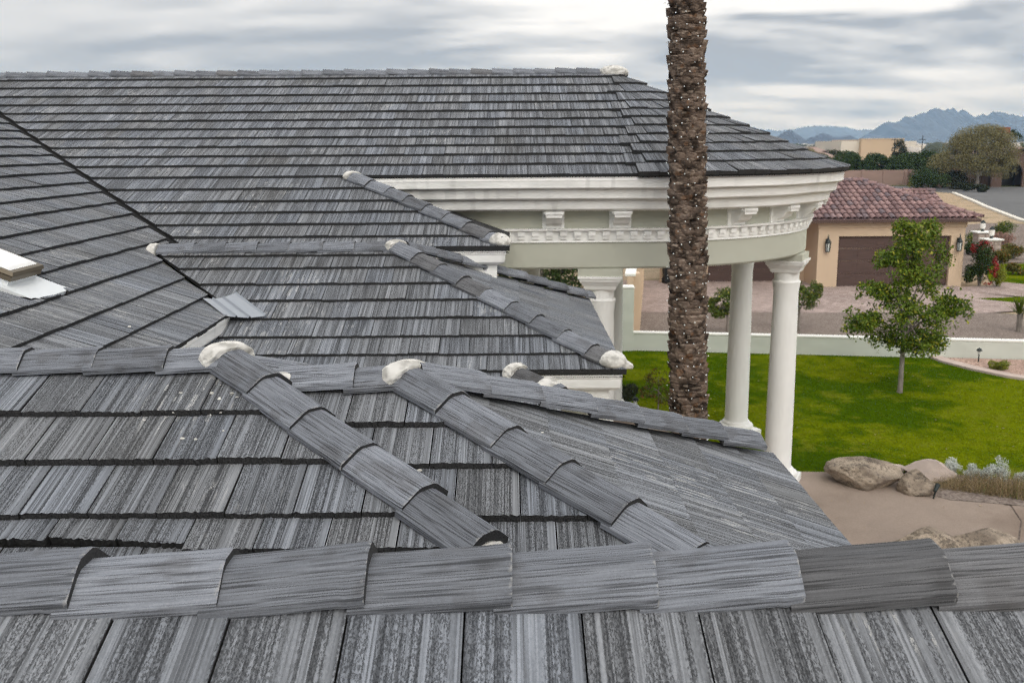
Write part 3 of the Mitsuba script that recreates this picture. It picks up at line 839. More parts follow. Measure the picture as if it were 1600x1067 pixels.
caps(fr_, 'ridge_tile', (-4.15, 11.3, FZ), (-1.30, 11.3, FZ), lift=-0.02, seed=6)
caps(fr_, 'hip_tile', (FXA, 11.3, FZ), (FXE - 0.12, 9.10, sx(FXE - .12)), lift=0.0, seed=7)
caps(rs, 'hip_tile', (FXA + 0.1, 11.39, FZ - 0.03), (FXE, 13.42, sx(FXE)), lift=0.02, seed=8)
mortar(fr_, (-4.20, 11.29, FZ - 0.03), (1, 0, 0), COLLAR, 3)
mortar(fr_, (FXA + 0.0, 11.3, FZ), (FXE - FXA, -2.3, -.96), COLLAR, 4)
mortar(fr_, (FXE - 0.12, 9.10, sx(FXE - .12)), (FXE - FXA, -2.3, -.96), PLUG, 6)
mortar(fr_, (FXE - 0.04, 9.14, sx(FXE) + 0.01), (1, .1, -.28), PLUG, 7, scale=0.62)
# the short hip stub below the eave
sa, sb = np.array([0.0, 8.985, fz(8.985)]), np.array([0.60, 8.50, fz(8.50)])
sb = sa + (sb - sa) * 0.62
caps(fr_, 'hip_tile', sa, sb + (sb - sa) * 0.02, lift=-0.005, expo=0.7, seed=9)
mortar(fr_, sa + [0.03, -0.03, -0.005], sb - sa, COLLAR, 8)
mortar(fr_, sb + [-0.02, 0.02, -0.005], sb - sa, [(-0.09, 1.03), (-0.05, 1.06), (0.03, 1.0), (0.06, 0.8), (0.07, 0.3)], 9)
rgk = [cap_mesh(sb + [0.03, -0.01, 0.0], sb + [0.075, -0.05, -0.02], 0.0, np.random.default_rng(3), scale=1.12)]
obj('cap_end', rgk[0][:2], 'm_ridge', fr_, uv=rgk[0][2])
# back slope of the front wing
obj('back_slope', (np.array([[-4.2, 11.3, FZ - .02], [FXA, 11.3, FZ - .02], [FXE, 13.4, sx(FXE) - .02], [-4.2, 13.4, sx(FXE) - .02]]), np.array([[0, 1, 2], [0, 2, 3]])), 'm_deck', fr_)

# --- near roofs B1 and B2 (stepped), hip end C
B1Z = lambda y: -1.306 + S * (y - 4.65)
B2Z = lambda y: -1.416 + S * (y - 4.65)
BY = 5.087
X1, X2, HK = -1.55, -0.58, 1.10       # apexes, hip dx per dy
f1, f2 = frame_front(4.65, -1.306), frame_front(4.65, -1.416)
bl = 2.2
torn = np.random.default_rng(5)


def tear(q, i, a, b, L):
    # two slipped tiles in the lowest visible course at the left
    if i == 4 and a < -1.62 and not q.is_empty:
        bt = b + (0.085 if a < -1.92 else 0.06)
        xs = np.linspace(a, a + 0.3, 26)
        low = [(x, bt + 0.008 - 0.09 * (x - a) + torn.normal(0, 0.006)) for x in xs]
        return q.intersection(Polygon(low + [(a + 0.3, b + 2), (a, b + 2)]).buffer(0))
    return q


import shapely.affinity
plan1 = [(X1, BY), (-6.5, BY), (-6.5, bl), (X1 + HK * (BY - bl), bl)]
n1 = panel(HOUSE, 'near_left_roof', f1, plan1, [2.40, 2.75, 3.10, 3.45, 3.775, 3.975, 4.305, 4.645, 4.98], th=0.043, phase=0.09, seed=15, jag=0.012, edit=tear, label='near grey roof slope left of the first hip')
plan2 = [(X2, BY), (X1 + 0.18, BY), (X1 + 0.18 + HK * (BY - bl), bl), (X2 + HK * (BY - bl), bl)]
n2 = panel(HOUSE, 'near_middle_roof', f2, plan2, [2.42, 2.75, 3.08, 3.41, 3.745, 4.08, 4.41, 4.70, 4.98], th=0.043, phase=0.20, seed=16, jag=0.012, label='narrow roof strip between the two near hips')
SC = S / HK
cz = lambda x: B2Z(BY) - SC * (x - X2)
fC = frame_right(X2, B2Z(BY), SC)
XE_ = 1.86
TB = math.tan(math.radians(31))
planC = [(X2, BY), (XE_, BY - (XE_ - X2) / HK), (XE_, BY + (XE_ - X2) * TB)]
n3 = panel(HOUSE, 'near_hip_end', fC, planC, list(np.linspace(XE_, X2 + 0.12, 8)), th=0.014, phase=0.03, seed=17, gap=0.0024, loose=0.25, label='broad near hip end falling to the right')
caps(n1, 'ridge_tile', (-6.45, BY, B1Z(BY)), (X1 + 0.05, BY, B1Z(BY)), lift=-0.024, seed=31)
h1e = (X1 + HK * (BY - 3.76), 3.76, B1Z(3.76))
caps(n1, 'hip_tile', (X1 - 0.02, BY + 0.02, B1Z(BY)), h1e, seed=32, expo=0.405)
mortar(n1, np.array(h1e) - [0.05, -0.05, 0.03], np.array(h1e) - [X1, BY, B1Z(BY)], [(-0.10, 0.85), (-0.05, 0.9), (0.0, 0.85), (0.03, 0.7), (0.04, 0.3)], 17)
caps(n1, 'back_hip_tile', (X1 + 0.02, BY + 0.03, B1Z(BY) - 0.02), (X1 + 1.6, BY + 0.03 + 1.6 * TB, B1Z(BY) - 1.6 * SC - 0.02), lift=-0.03, seed=33)
caps(n2, 'ridge_tile', (X1 + 0.28, BY, B2Z(BY)), (X2 + 0.02, BY, B2Z(BY)), lift=-0.024, seed=34)
h2e = (X2 + HK * (BY - 2.7), 2.7, B2Z(2.7))
caps(n2, 'hip_tile', (X2 - 0.02, BY + 0.02, B2Z(BY)), h2e, seed=35)
caps(n3, 'hip_tile', (X2 + 0.05, BY + 0.03, B2Z(BY) - 0.02), (XE_ - 0.13, BY + (XE_ - 0.13 - X2) * TB, cz(XE_ - 0.13)), lift=0.028, seed=36)
mortar(n1, (X1, BY, B1Z(BY)), np.array(h1e) - [X1, BY, B1Z(BY)], COLLAR, 11)
mortar(n2, (X2, BY, B2Z(BY)), np.array(h2e) - [X2, BY, B2Z(BY)], COLLAR, 12)
mortar(n2, (X1 + 0.32, BY - 0.01, B2Z(BY) - 0.04), (1, -.05, 0), COLLAR, 13)
obj('hip_end', (np.array([[X1, BY, B1Z(BY) - .03], [h1e[0], h1e[1], h1e[2] - .03], [h1e[0], BY + (h1e[0] - X1) * TB, h1e[2] - .03]]), np.array([[0, 1, 2]])), 'm_deck', n1)
obj('back_slope', (np.array([[-6.5, BY, B1Z(BY) - .05], [X1, BY, B1Z(BY) - .05], [X1 + 1.6, BY + 1.6 * TB, B1Z(BY) - 1.6 * SC - .05], [-6.5, BY + 1.6 * TB, B1Z(BY) - 1.6 * SC - .05]]), np.array([[0, 1, 2], [0, 2, 3]])), 'm_deck', n1)
# --- nearest roof: ridge right in front of the camera
GY0, GZ0 = 2.27, -1.172
gz = lambda y: GZ0 + S * (y - GY0)
fG = frame_front(GY0, GZ0)
GR = 2.41
n4 = panel(HOUSE, 'nearest_roof', fG, [(-4.2, GR), (-4.2, 0.6), (4.2, 0.6), (4.2, GR)], [0.67, 1.0, 1.33, 1.66, 1.99, 2.36], th=0.030, phase=0.163, seed=18, jag=0.01, label='nearest grey roof slope at the bottom')
caps(n4, 'ridge_tile', (-4.25 + 0.02, GR, gz(GR)), (4.2, GR, gz(GR)), lift=-0.054, seed=37, tilt=0.034)
bb = math.atan(0.6)
fK = (np.array([0.0, GR, gz(GR)]), np.array([-1.0, 0, 0]), np.array([0, -math.cos(bb), math.sin(bb)]), np.array([0, math.sin(bb), math.cos(bb)]))
panel(HOUSE, 'nearest_back_slope', fK, [(-4.2, GR), (4.2, GR), (4.2, 3.55), (-4.2, 3.55)], [3.54, 3.24, 2.94, 2.64, 2.45], th=0.030, seed=19, label='far slope behind the nearest ridge')

# ------------------------------------------------------------------ eaves, cornices and walls of the house
def porch_path(r, x0=-2.4, a1=90, step=3.0):
    """centre line offsets: straight front from x0, round end, straight back."""
    fx = np.linspace(x0, CX, 6)[:-1]
    P = [np.array([x, CY - r]) for x in fx]; N = [np.array([0, -1.0])] * len(fx)
    for a in np.radians(np.arange(-90, 90.1, step)):
        P.append(np.array([CX + r * math.cos(a), CY + r * math.sin(a)])); N.append(np.array([math.cos(a), math.sin(a)]))
    for x in fx[::-1]:
        P.append(np.array([x, CY + r])); N.append(np.array([0, 1.0]))
    P = np.array(P)
    return np.c_[P, np.zeros(len(P))], np.array(N)


def porch_band(name, r, prof, m, wob=0.0, label=None, x0=-2.4):
    p, o = porch_path(r, x0)
    if wob:
        k = np.linspace(0, 1, len(p)); p[:, 2] += wob * np.sin(k * 37) * np.sin(k * 11 + 1)
    v, f = sweep(p, o, prof)
    return obj(name, (v, f), m, PORCH, smooth=38, label=label)


PORCH = HOUSE + '__porch'
ent = sweep(*porch_path(3.50), [(0, -0.92), (0, -1.22), (-0.28, -1.22), (-0.28, -0.92)])
obj('porch', ent, 'm_sage', HOUSE, smooth=38, label='round columned porch with white cornice and sage frieze')
porch_band('cornice_board', 4.10, [(-0.06, -0.45), (0.0, -0.45), (0.012, -0.50), (0.0, -0.52), (0.0, -0.60), (-0.03, -0.625), (-0.12, -0.63), (-0.12, -0.45)], 'm_white', 0.006)
porch_band('cornice_board', 4.00, [(-0.06, -0.632), (0.03, -0.632), (0.012, -0.66), (0.0, -0.70), (-0.005, -0.755), (-0.04, -0.785), (-0.14, -0.79), (-0.14, -0.632)], 'm_white', 0.008)
porch_band('cornice_board', 3.89, [(-0.06, -0.792), (0.03, -0.792), (0.01, -0.82), (0.0, -0.86), (-0.01, -0.915), (-0.05, -0.945), (-0.37, -0.95), (-0.37, -0.792)], 'm_white', 0.006)
porch_band('roof_edge', 4.13, [(-0.04, -0.41), (0.01, -0.41), (0.01, -0.43), (-0.04, -0.447), (-0.2, -0.447), (-0.2, -0.41)], 'm_deck')
porch_band('dentil_band', 3.56, [(-0.06, -1.222), (0.09, -1.222), (0.085, -1.245), (0.0, -1.26), (0.0, -1.40), (0.012, -1.425), (-0.06, -1.425)], 'm_white')
porch_band('beam', 3.54, [(0.0, -1.427), (0.0, -1.80), (-0.03, -1.83), (-0.47, -1.83), (-0.50, -1.80), (-0.50, -1.427)], 'm_sage')
obj('ceiling', flat([(CX + 3.3 * math.cos(a), CY + 3.3 * math.sin(a)) for a in np.radians(np.linspace(-90, 90, 30))] + [(-1.5, CY + 3.3), (-1.5, CY - 3.3)], -1.30, 0.05), 'm_sage', PORCH)


def at_arc(s, r):
    """the point and outward direction s metres (at radius 3.75) along the porch front; s = 0 where the round end begins."""
    if s < 0:
        return np.array([CX + s, CY - r]), np.array([0, -1.0])
    a = -math.pi / 2 + s / 3.75
    return np.array([CX + r * math.cos(a), CY + r * math.sin(a)]), np.array([math.cos(a), math.sin(a)])


def place(mesh, q, o, z=0.0):
    """local x along the tangent, y outward, z up."""
    v, f = np.asarray(mesh[0]), mesh[1]
    tn = np.array([-o[1], o[0]])
    w = np.c_[q[0] + v[:, 0] * tn[0] + v[:, 1] * o[0], q[1] + v[:, 0] * tn[1] + v[:, 1] * o[1], v[:, 2] + z]
    fa = np.asarray(f)
    if fa.shape[1] == 4:
        fa = np.vstack([fa[:, [0, 1, 2]], fa[:, [0, 2, 3]]])
    return w, fa[:, ::-1]


def extrude_yz(prof, x0, x1):
    m = trimesh.creation.extrude_polygon(Polygon(prof), x1 - x0, engine='earcut'); v = np.array(m.vertices)
    return orient(np.c_[v[:, 2] + x0, v[:, 0], v[:, 1]], np.array(m.faces))


scroll = [(0.0, -1.218), (0.0, -0.952), (0.36, -0.952), (0.36, -0.985), (0.335, -0.992), (0.335, -1.04), (0.30, -1.045), (0.275, -1.03), (0.25, -1.06), (0.20, -1.13), (0.13, -1.165), (0.10, -1.16), (0.085, -1.205), (0.06, -1.218)]
for i, s in enumerate([-1.17, -0.17, 0.83, 1.84, 2.85, 3.87, 4.9, 5.9, 6.9]):
    q, o = at_arc(s, 3.505)
    a = extrude_yz(scroll, -0.115, 0.115)
    pier = bx(-0.165, -0.01, -1.219, 0.165, 0.018, -0.951)
    capb = bx(-0.15, 0.018, -0.982, 0.15, 0.30, -0.951)
    mpl = cat_([pier, capb, bx(-0.13, 0.30, -1.0, 0.13, 0.345, -0.951)])
    k = obj('bracket', place(mpl, q, o), 'm_white', PORCH)
    obj('scroll', place(a, q, o), 'm_white', k)
for i in range(-20, 46):
    s = i * 0.21 + 0.03
    q, o = at_arc(s, 3.56)
    dn = cat_([bx(-0.05, -0.02, -1.325, 0.05, 0.062, -1.262), bx(-0.05, -0.02, -1.375, 0.05, 0.035, -1.3251), bx(-0.055, -0.02, -1.275, 0.055, 0.070, -1.2615)])
    if shown_area(place(dn, q, o)[0]) > 0:
        obj('dentil', place(dn, q, o), 'm_white', PORCH)


def column(a, name='column', base=-5.92, R=0.236, r=3.29, xy=None, label=None):
    if xy is None:
        q = np.array([CX + r * math.cos(a), CY + r * math.sin(a)])
    else:
        q = np.array(xy)
    c = (q[0], q[1], 0.0)
    prof = [(R + 0.012, base + 0.24)] + [(R * (1 - 0.11 * (k / 12) ** 1.8), base + 0.26 + (3.40 - 0.26) * k / 12) for k in range(13)]
    prof = [(rr, min(z, -2.36)) for rr, z in prof]
    prof += [(R * 0.89 + 0.022, -2.355), (R * 0.89 + 0.03, -2.335), (R * 0.89 + 0.022, -2.315), (R * 0.885, -2.312), (R * 0.885, -2.17)]
    k = obj(name, lathe(prof, c, 48), 'm_column', PORCH, smooth=35, label=label)
    obj('base', cat_([lathe([(R + 0.09, base + 0.07), (R + 0.115, base + 0.10), (R + 0.12, base + 0.13), (R + 0.105, base + 0.165), (R + 0.045, base + 0.18), (R + 0.04, base + 0.20), (R + 0.05, base + 0.215), (R + 0.03, base + 0.239)], c, 48)]), 'm_column', k, smooth=35)
    obj('plinth', place(bx(-0.37, -0.37, base - 0.06, 0.37, 0.37, base + 0.069, bevel=0.006), q, np.array([math.cos(a), math.sin(a)])), 'm_column', k)
    o = np.array([math.cos(a), math.sin(a)])
    h = 0.30
    cap = []
    pr = [(0.215, -2.168), (0.235, -2.15), (0.25, -2.10), (0.285, -2.05), (0.31, -2.02), (0.31, -1.985), (0.335, -1.98), (0.335, -1.945)]
    vv, ff = [], []
    for hw, z in pr:
        vv += [[-hw, -hw, z], [hw, -hw, z], [hw, hw, z], [-hw, hw, z]]
    for i in range(len(pr) - 1):
        for j in range(4):
            b, c2 = i * 4 + j, i * 4 + (j + 1) % 4
            ff += [[b, b + 4, c2 + 4], [b, c2 + 4, c2]]
    ff += [[0, 1, 2], [0, 2, 3], [4 * len(pr) - 4, 4 * len(pr) - 2, 4 * len(pr) - 3], [4 * len(pr) - 4, 4 * len(pr) - 1, 4 * len(pr) - 2]]
    obj('capital', place(orient(np.array(vv), np.array(ff)), q, o), 'm_column', k)
    obj('impost', place(bx(-0.335, -0.36, -1.944, 0.335, 0.30, -1.829), q, o), 'm_sage', k)


column(math.radians(-26))
column(math.radians(28))
column(math.radians(-97.5))
column(math.radians(82))
column(math.radians(-90), xy=(0.42, CY + 3.29))

# cornices under the lower eaves


def cornice(parent, pts, z, prof, m='m_white', name='cornice'):
    P = np.array(pts, float); d = np.diff(P, axis=0); d /= np.linalg.norm(d, axis=1, keepdims=True); o = np.c_[d[:, 1], -d[:, 0]]
    out = [o[0]] + [(o[i] + o[i + 1]) / (1 + o[i] @ o[i + 1]) for i in range(len(o) - 1)] + [o[-1]]
    v, f = sweep(np.c_[P, np.full(len(P), z)], np.array(out), prof)
    obj(name, (v, f), m, parent, smooth=35)


CP = [(0.0, -0.03), (0.0, -0.085), (-0.012, -0.095), (-0.012, -0.13), (-0.02, -0.185), (-0.05, -0.215), (-0.10, -0.222), (-0.3, -0.222), (-0.3, -0.03)]
CQ = [(-0.10, -0.224), (-0.105, -0.40), (-0.13, -0.425), (-0.16, -0.43), (-0.3, -0.43), (-0.3, -0.224)]
CPm = [(-0.035 + a, b) for a, b in CP]
CQm = [(-0.05 + a, b) for a, b in CQ]
for par, pts, z in ((fr_, [(-3.3, 8.985), (FXE, 8.985), (FXE, 13.4)], fz(8.985) + 0.005), (mr, [(-3.7, 11.86), (-0.03, 11.86), (-0.03, 14.6)], az(11.86)), (lr, [(-2.94, 5.9), (-2.94, 9.92)], ex(-2.93))):
    cornice(par, pts, z + (0.035 if par == lr else 0), CP if par == lr else CPm)
    cornice(par, pts, z + (0.035 if par == lr else 0), CQm)
HW = HOUSE
for (x0, y0, x1, y1, zt) in ((-9.5, 12.2, -0.42, 21.0, -1.35), (-9.5, 9.35, 0.72, 13.1, -2.42), (-9.5, 5.2, -3.3, 9.4, -2.15), (-6.4, 3.4, 1.45, 6.2, -2.5), (-4.2, -1.0, 4.0, 2.9, -2.2)):
    obj('wall', bx(x0, y0, GZ - 0.1, x1, y1, zt), 'm_sage', HW)

# --- valley flashing poking out between left roof and middle roof
fnF = fF[3]


def onF(px, py, h):
    cp, sp = math.cos(PITCH), math.sin(PITCH)
    ry = np.array([(px - 800) / 1500, cp - (py - 533.5) / 1500 * sp, -sp - (py - 533.5) / 1500 * cp])
    return ry * ((FZ - S * FY + h) / (ry[2] - S * ry[1]))


c0, c1 = np.array([-2.98, 9.98, fz(9.98)]), np.array([-2.52, 9.52, fz(9.52)])
dv = (c1 - c0); dv /= np.linalg.norm(dv)
sv = np.cross(dv, [0, 0, 1.0]); sv /= np.linalg.norm(sv); nv = np.cross(sv, dv)
prof_ = [(-0.20, 0.115), (-0.185, 0.098), (-0.07, 0.075), (-0.058, 0.095), (-0.046, 0.075), (0.05, 0.075), (0.062, 0.096), (0.074, 0.078), (0.19, 0.105), (0.205, 0.125)]
L0, L1 = -0.25, [0.22, 0.22, 0.24, 0.24, 0.25, 0.30, 0.30, 0.31, 0.37, 0.37]
tp = [c0 + dv * L0 + sv * (-a) + nv * b for a, b in prof_]; bt = [c0 + dv * l + sv * (-a) + nv * b for (a, b), l in zip(prof_, L1)]
m_ = len(prof_); vv = np.array(tp + bt + [q - nv * 0.004 for q in tp] + [q - nv * 0.004 for q in bt])
ff = []
for i in range(m_ - 1):
    ff += [[i, i + 1, m_ + i + 1], [i, m_ + i + 1, m_ + i], [2 * m_ + i, 3 * m_ + i + 1, 2 * m_ + i + 1], [2 * m_ + i, 3 * m_ + i, 3 * m_ + i + 1], [m_ + i, m_ + i + 1, 3 * m_ + i + 1], [m_ + i, 3 * m_ + i + 1, 3 * m_ + i]]
scene_key = 'm_metal2'
scene['m_metal2'] = {'type': 'twosided', 'bsdf': {'type': 'principled', 'base_color': rgb(0.42, 0.45, 0.49), 'roughness': 0.32, 'metallic': 0.7, 'specular': 0.4}}
obj('valley_flashing', (vv, np.array(ff)), 'm_metal2', HOUSE, label='bent silver valley flashing sticking out below the left roof')

# --- skylight on the left roof
b_ = math.atan(S)
Ow, cw, tw, nw = fE


def onE(x, y, h):
    return np.array([x, y, ex(x)]) + nw * h


def slab(x0, x1, y0, y1, h0, h1, inset=0.0):
    q = [onE(x, y, h0) for x, y in ((x0, y0), (x1, y0), (x1, y1), (x0, y1))] + [onE(x, y, h1) for x, y in ((x0 + inset, y0 + inset), (x1 - inset, y0 + inset), (x1 - inset, y1 - inset), (x0 + inset, y1 - inset))]
    return np.array(q), np.array([[0, 1, 5, 4], [1, 2, 6, 5], [2, 3, 7, 6], [3, 0, 4, 7], [4, 5, 6, 7], [3, 2, 1, 0]])


sk = obj('skylight', slab(-5.4, -4.27, 8.05, 8.55, -0.03, 0.075), 'm_apron', HOUSE, label='white domed skylight with bronze frame and pale apron')
obj('frame', cat_([slab(-5.4, -4.25, 8.03, 8.57, 0.065, 0.108), slab(-5.38, -4.265, 8.045, 8.555, 0.108, 0.119)]), 'm_bronze', sk)
obj('frame_rim', slab(-5.4, -4.24, 8.02, 8.58, 0.119, 0.150, 0.012), 'm_bronze', sk)
obj('pane', slab(-5.38, -4.29, 8.06, 8.54, 0.150, 0.163, 0.03), 'm_dome', sk)
obj('apron', slab(-5.4, -4.0, 7.97, 8.62, -0.02, 0.016), 'm_apron', sk)

# ------------------------------------------------------------------ palm trunk with fairy lights
PX0, PY0 = 2.50, 13.12
pz = np.linspace(GZ - 0.1, 3.2, 40)
pcx = lambda z: PX0 - 0.034 * (z + 4.0)
prad = lambda z: 0.222 - 0.0045 * (z + 4.0) + 0.06 * math.exp(-(z + 6) * 1.6)
PALM = thing('palm_trunk', 'tall palm trunk wrapped in tiny white fairy lights before the porch', 'palm tree')
obj('trunk', tube([(pcx(z), PY0, z) for z in pz], [prad(z) - 0.012 for z in pz], 28), 'm_palmcore', PALM, smooth=True)
r_ = np.random.default_rng(31)
boots, ba = [], []
row = 0
z = GZ + 0.02
NB = 9
while z < 2.6:
    for k in range(NB):
        a = (k + 0.5 * (row % 2)) * 2 * math.pi / NB + row * 0.10 + r_.normal(0, 0.04)
        zz = z + r_.normal(0, 0.014)
        R = prad(zz)
        o = np.array([math.cos(a), math.sin(a), 0]); tn = np.array([-math.sin(a), math.cos(a), 0])
        w = 2 * math.pi * R / NB * 0.70 * r_.uniform(0.8, 1.25); h = 0.165 * r_.uniform(0.75, 1.15); pr = r_.uniform(0.030, 0.075)
        c = np.array([pcx(zz), PY0, zz])
        # a stub of an old leaf base: wide diamond, leaning out at its cut top
        P = lambda s, u, d: c + tn * s + np.array([0, 0, u]) + o * (R + d)
        j = lambda: r_.normal(0, 0.005)
        v = np.array([P(0, -h * 0.55, -0.02), P(-w, -0.0 + j(), -0.012), P(w, 0.0 + j(), -0.012), P(-w * 0.62, h * 0.36 + j(), pr * 0.75), P(w * 0.62, h * 0.36 + j(), pr * 0.75), P(0, -0.02 + j(), pr * 0.9 + j()),
                      P(0, h * 0.45 + j(), pr + 0.008 + j()), P(-w * 0.55, h * 0.50, -0.02), P(w * 0.55, h * 0.50, -0.02)])
        f = np.array([[0, 5, 1], [0, 2, 5], [1, 5, 3], [2, 4, 5], [5, 6, 3], [5, 4, 6], [3, 6, 7], [6, 4, 8], [6, 8, 7], [1, 3, 7], [2, 8, 4]])
        boots.append((v, f, np.zeros((9, 2)))); ba.append(a)
    z += 0.098; row += 1
vis = [b for b, a in zip(boots, ba) if math.sin(a) < 0.45]
hid = [b for b, a in zip(boots, ba) if math.sin(a) >= 0.45]
scene['m_palm2'] = {'type': 'twosided', 'bsdf': scene['m_palm']}
order = sorted(range(len(vis)), key=lambda i: -shown_area(vis[i][0]))
keep = set([i for i in order if shown_area(vis[i][0]) > 80][:300])
for i in sorted(keep):
    obj('leaf_base', vis[i][:2], 'm_palm2', PALM)
obj('other_leaf_bases', cat_([vis[i][:2] for i in range(len(vis)) if i not in keep] + [h[:2] for h in hid]), 'm_palm2', PALM, kind='stuff')
# short fibres
nf = 2600
za = r_.uniform(GZ, 2.5, nf); aa = r_.uniform(0, 2 * np.pi, nf)
R = np.array([prad(q) for q in za]); o = np.c_[np.cos(aa), np.sin(aa), aa * 0]
b0 = np.c_[[pcx(q) for q in za], np.full(nf, PY0), za] + o * (R - 0.01)[:, None]
tip = b0 + o * r_.uniform(0.03, 0.085, nf)[:, None] + r_.normal(0, 0.025, (nf, 3)); sd = np.c_[-np.sin(aa), np.cos(aa), aa * 0] * 0.0035
obj('fibres', (np.stack([b0 - sd, b0 + sd, tip], 1).reshape(-1, 3), np.arange(3 * nf).reshape(-1, 3)), 'm_palm2', PALM, kind='stuff')
FL = thing('fairy_lights', 'tiny white fairy lights wound round the palm trunk', 'string lights')
tt = np.linspace(0, 1, 2600); zz = GZ + 0.1 + tt * 8.4
aa = zz / 0.155 * 2 * np.pi
aw = aa + 0.25 * np.sin(aa * 0.37)
R = np.array([prad(q) for q in zz]) + 0.036 + 0.014 * np.sin(aa * 3.7)
wire = np.c_[[pcx(q) for q in zz], np.full(len(zz), PY0), zz] + np.c_[np.cos(aw) * R, np.sin(aw) * R, 0.018 * np.sin(aa * 2.3)]
obj('wire', tube(wire, 0.0022, 4, cap=False), 'm_wire', FL)
bul = []
s_ = 0.0
k = 0
while k < len(wire) - 1:
    a = aw[k]; o = np.array([math.cos(a), math.sin(a), r_.normal(0, 0.4)])
    bul.append(ico(1, (0.0086, 0.0086, 0.0086), wire[k] + o * 0.018 + r_.normal(0, 0.012, 3)))
    k += int(r_.integers(2, 8))
obj('bulbs', cat_(bul), 'm_bulb', FL, smooth=True, kind='stuff')

# ------------------------------------------------------------------ walls and buildings beyond the lawn
def wall_run(key, name, p0, p1, z0, z1, th, m):
    p0, p1 = np.array(p0, float), np.array(p1, float); d = p1 - p0; L = np.linalg.norm(d); d /= L; o = np.array([d[1], -d[0]])
    c = (p0 + p1) / 2; v, f = bx(-L / 2, -th / 2, z0, L / 2, th / 2, z1, bevel=0.012)
    w = np.c_[c[0] + v[:, 0] * d[0] - v[:, 1] * o[0], c[1] + v[:, 0] * d[1] - v[:, 1] * o[1], v[:, 2]]
    return obj(name, orient(w, f), m, key)


GW = thing('garden_wall', 'long low pale green garden wall behind the lawn', 'wall')
wall_run(GW, 'wall', (3.62, 28.1), (18.5, 25.74), GZ - 0.2, GZ + 0.50, 0.20, 'm_gardenwall')
wall_run(GW, 'coping', (3.60, 28.1), (18.5, 25.74), GZ + 0.501, GZ + 0.555, 0.235, 'm_walltop')
obj('post', bx(3.18, 27.9, GZ - 0.1, 3.60, 28.32, GZ + 1.86, bevel=0.012), 'm_gardenwall', GW)
obj('post_cap', bx(3.16, 27.88, GZ + 1.862, 3.62, 28.34, GZ + 1.92, bevel=0.01), 'm_walltop', GW)
SW = thing('boundary_wall', 'tall peach stucco boundary wall with ribs beside the driveway', 'wall')
wall_run(SW, 'wall', (3.55, 28.5), (5.75, 43.5), GZ - 0.1, GZ + 2.15, 0.2, 'm_stucco')
for k in range(9):
    t = (k + 0.3) / 9; x, y = 3.55 + 2.2 * t + 0.13, 28.5 + 15 * t
    obj('pilaster', bx(x - 0.14, y - 0.22, GZ - 0.1, x + 0.14, y + 0.22, GZ + 2.2, bevel=0.01), 'm_stucco', SW)
obj('coping', bx(-0.16, -7.6, 0, 0.16, 7.6, 0.07), 'm_walltop', SW)
_c = scene[SW + '__coping']; _c['to_world'] = T().translate([4.65, 36.0, GZ + 2.152]).rotate([0, 0, 1], -8.35)

# garage: stucco walls, two brown doors, clay tile roof
GA = thing('garage', 'peach stucco garage with brown doors and purple clay tile roof', 'garage')
gy, gt = 40.6, GZ + 2.86


def wall_with_holes(x0, x1, z0, z1, holes, y, th):
    pg = box(x0, z0, x1, z1)
    for h in holes:
        pg = pg.difference(box(*h))
    m = trimesh.creation.extrude_polygon(pg, th, engine='earcut'); v = np.array(m.vertices)
    return orient(np.c_[v[:, 0], y + v[:, 2], v[:, 1]], np.array(m.faces))


D1 = (13.85, GZ - 0.3, 18.60, GZ + 2.14)
obj('front_wall', wall_with_holes(12.98, 19.17, GZ - 0.2, gt, [D1], gy, 0.22), 'm_stucco', GA)
D2 = (8.7, GZ - 0.3, 11.9, GZ + 2.14)
obj('wing_wall', wall_with_holes(6.6, 12.98, GZ - 0.2, gt, [D2], gy + 1.7, 0.22), 'm_stucco', GA)
obj('side_wall', bx(12.98, gy + 0.221, GZ - 0.2, 13.18, gy + 1.70, gt), 'm_stucco', GA)
obj('side_wall', bx(18.96, gy + 0.221, GZ - 0.2, 19.17, gy + 8.0, gt), 'm_stucco', GA)
obj('frieze', bx(12.93, gy - 0.05, gt - 0.36, 19.22, gy - 0.002, gt - 0.02, bevel=0.01), 'm_stucco', GA)
for nm, D, y in (('door', D1, gy + 0.16), ('wing_door', D2, gy + 1.86)):
    kd = None
    n_ = 4; h = (D[3] - GZ) / n_
    for i in range(n_):
        for j in range(1):
            sec = [bx(D[0] + 0.004, y, GZ + 0.005 + i * h, D[2] - 0.004, y + 0.05, GZ + (i + 1) * h - 0.008, bevel=0.004)]
            cols = 6; w = (D[2] - D[0]) / cols
            for c_ in range(cols):
                sec.append(bx(D[0] + c_ * w + 0.09, y - 0.014, GZ + i * h + 0.09, D[0] + (c_ + 1) * w - 0.09, y + 0.002, GZ + (i + 1) * h - 0.09, bevel=0.006))
            if kd is None:
                kd = obj(nm, cat_(sec), 'm_door', GA)
            else:
                obj('panel', cat_(sec), 'm_door', kd)
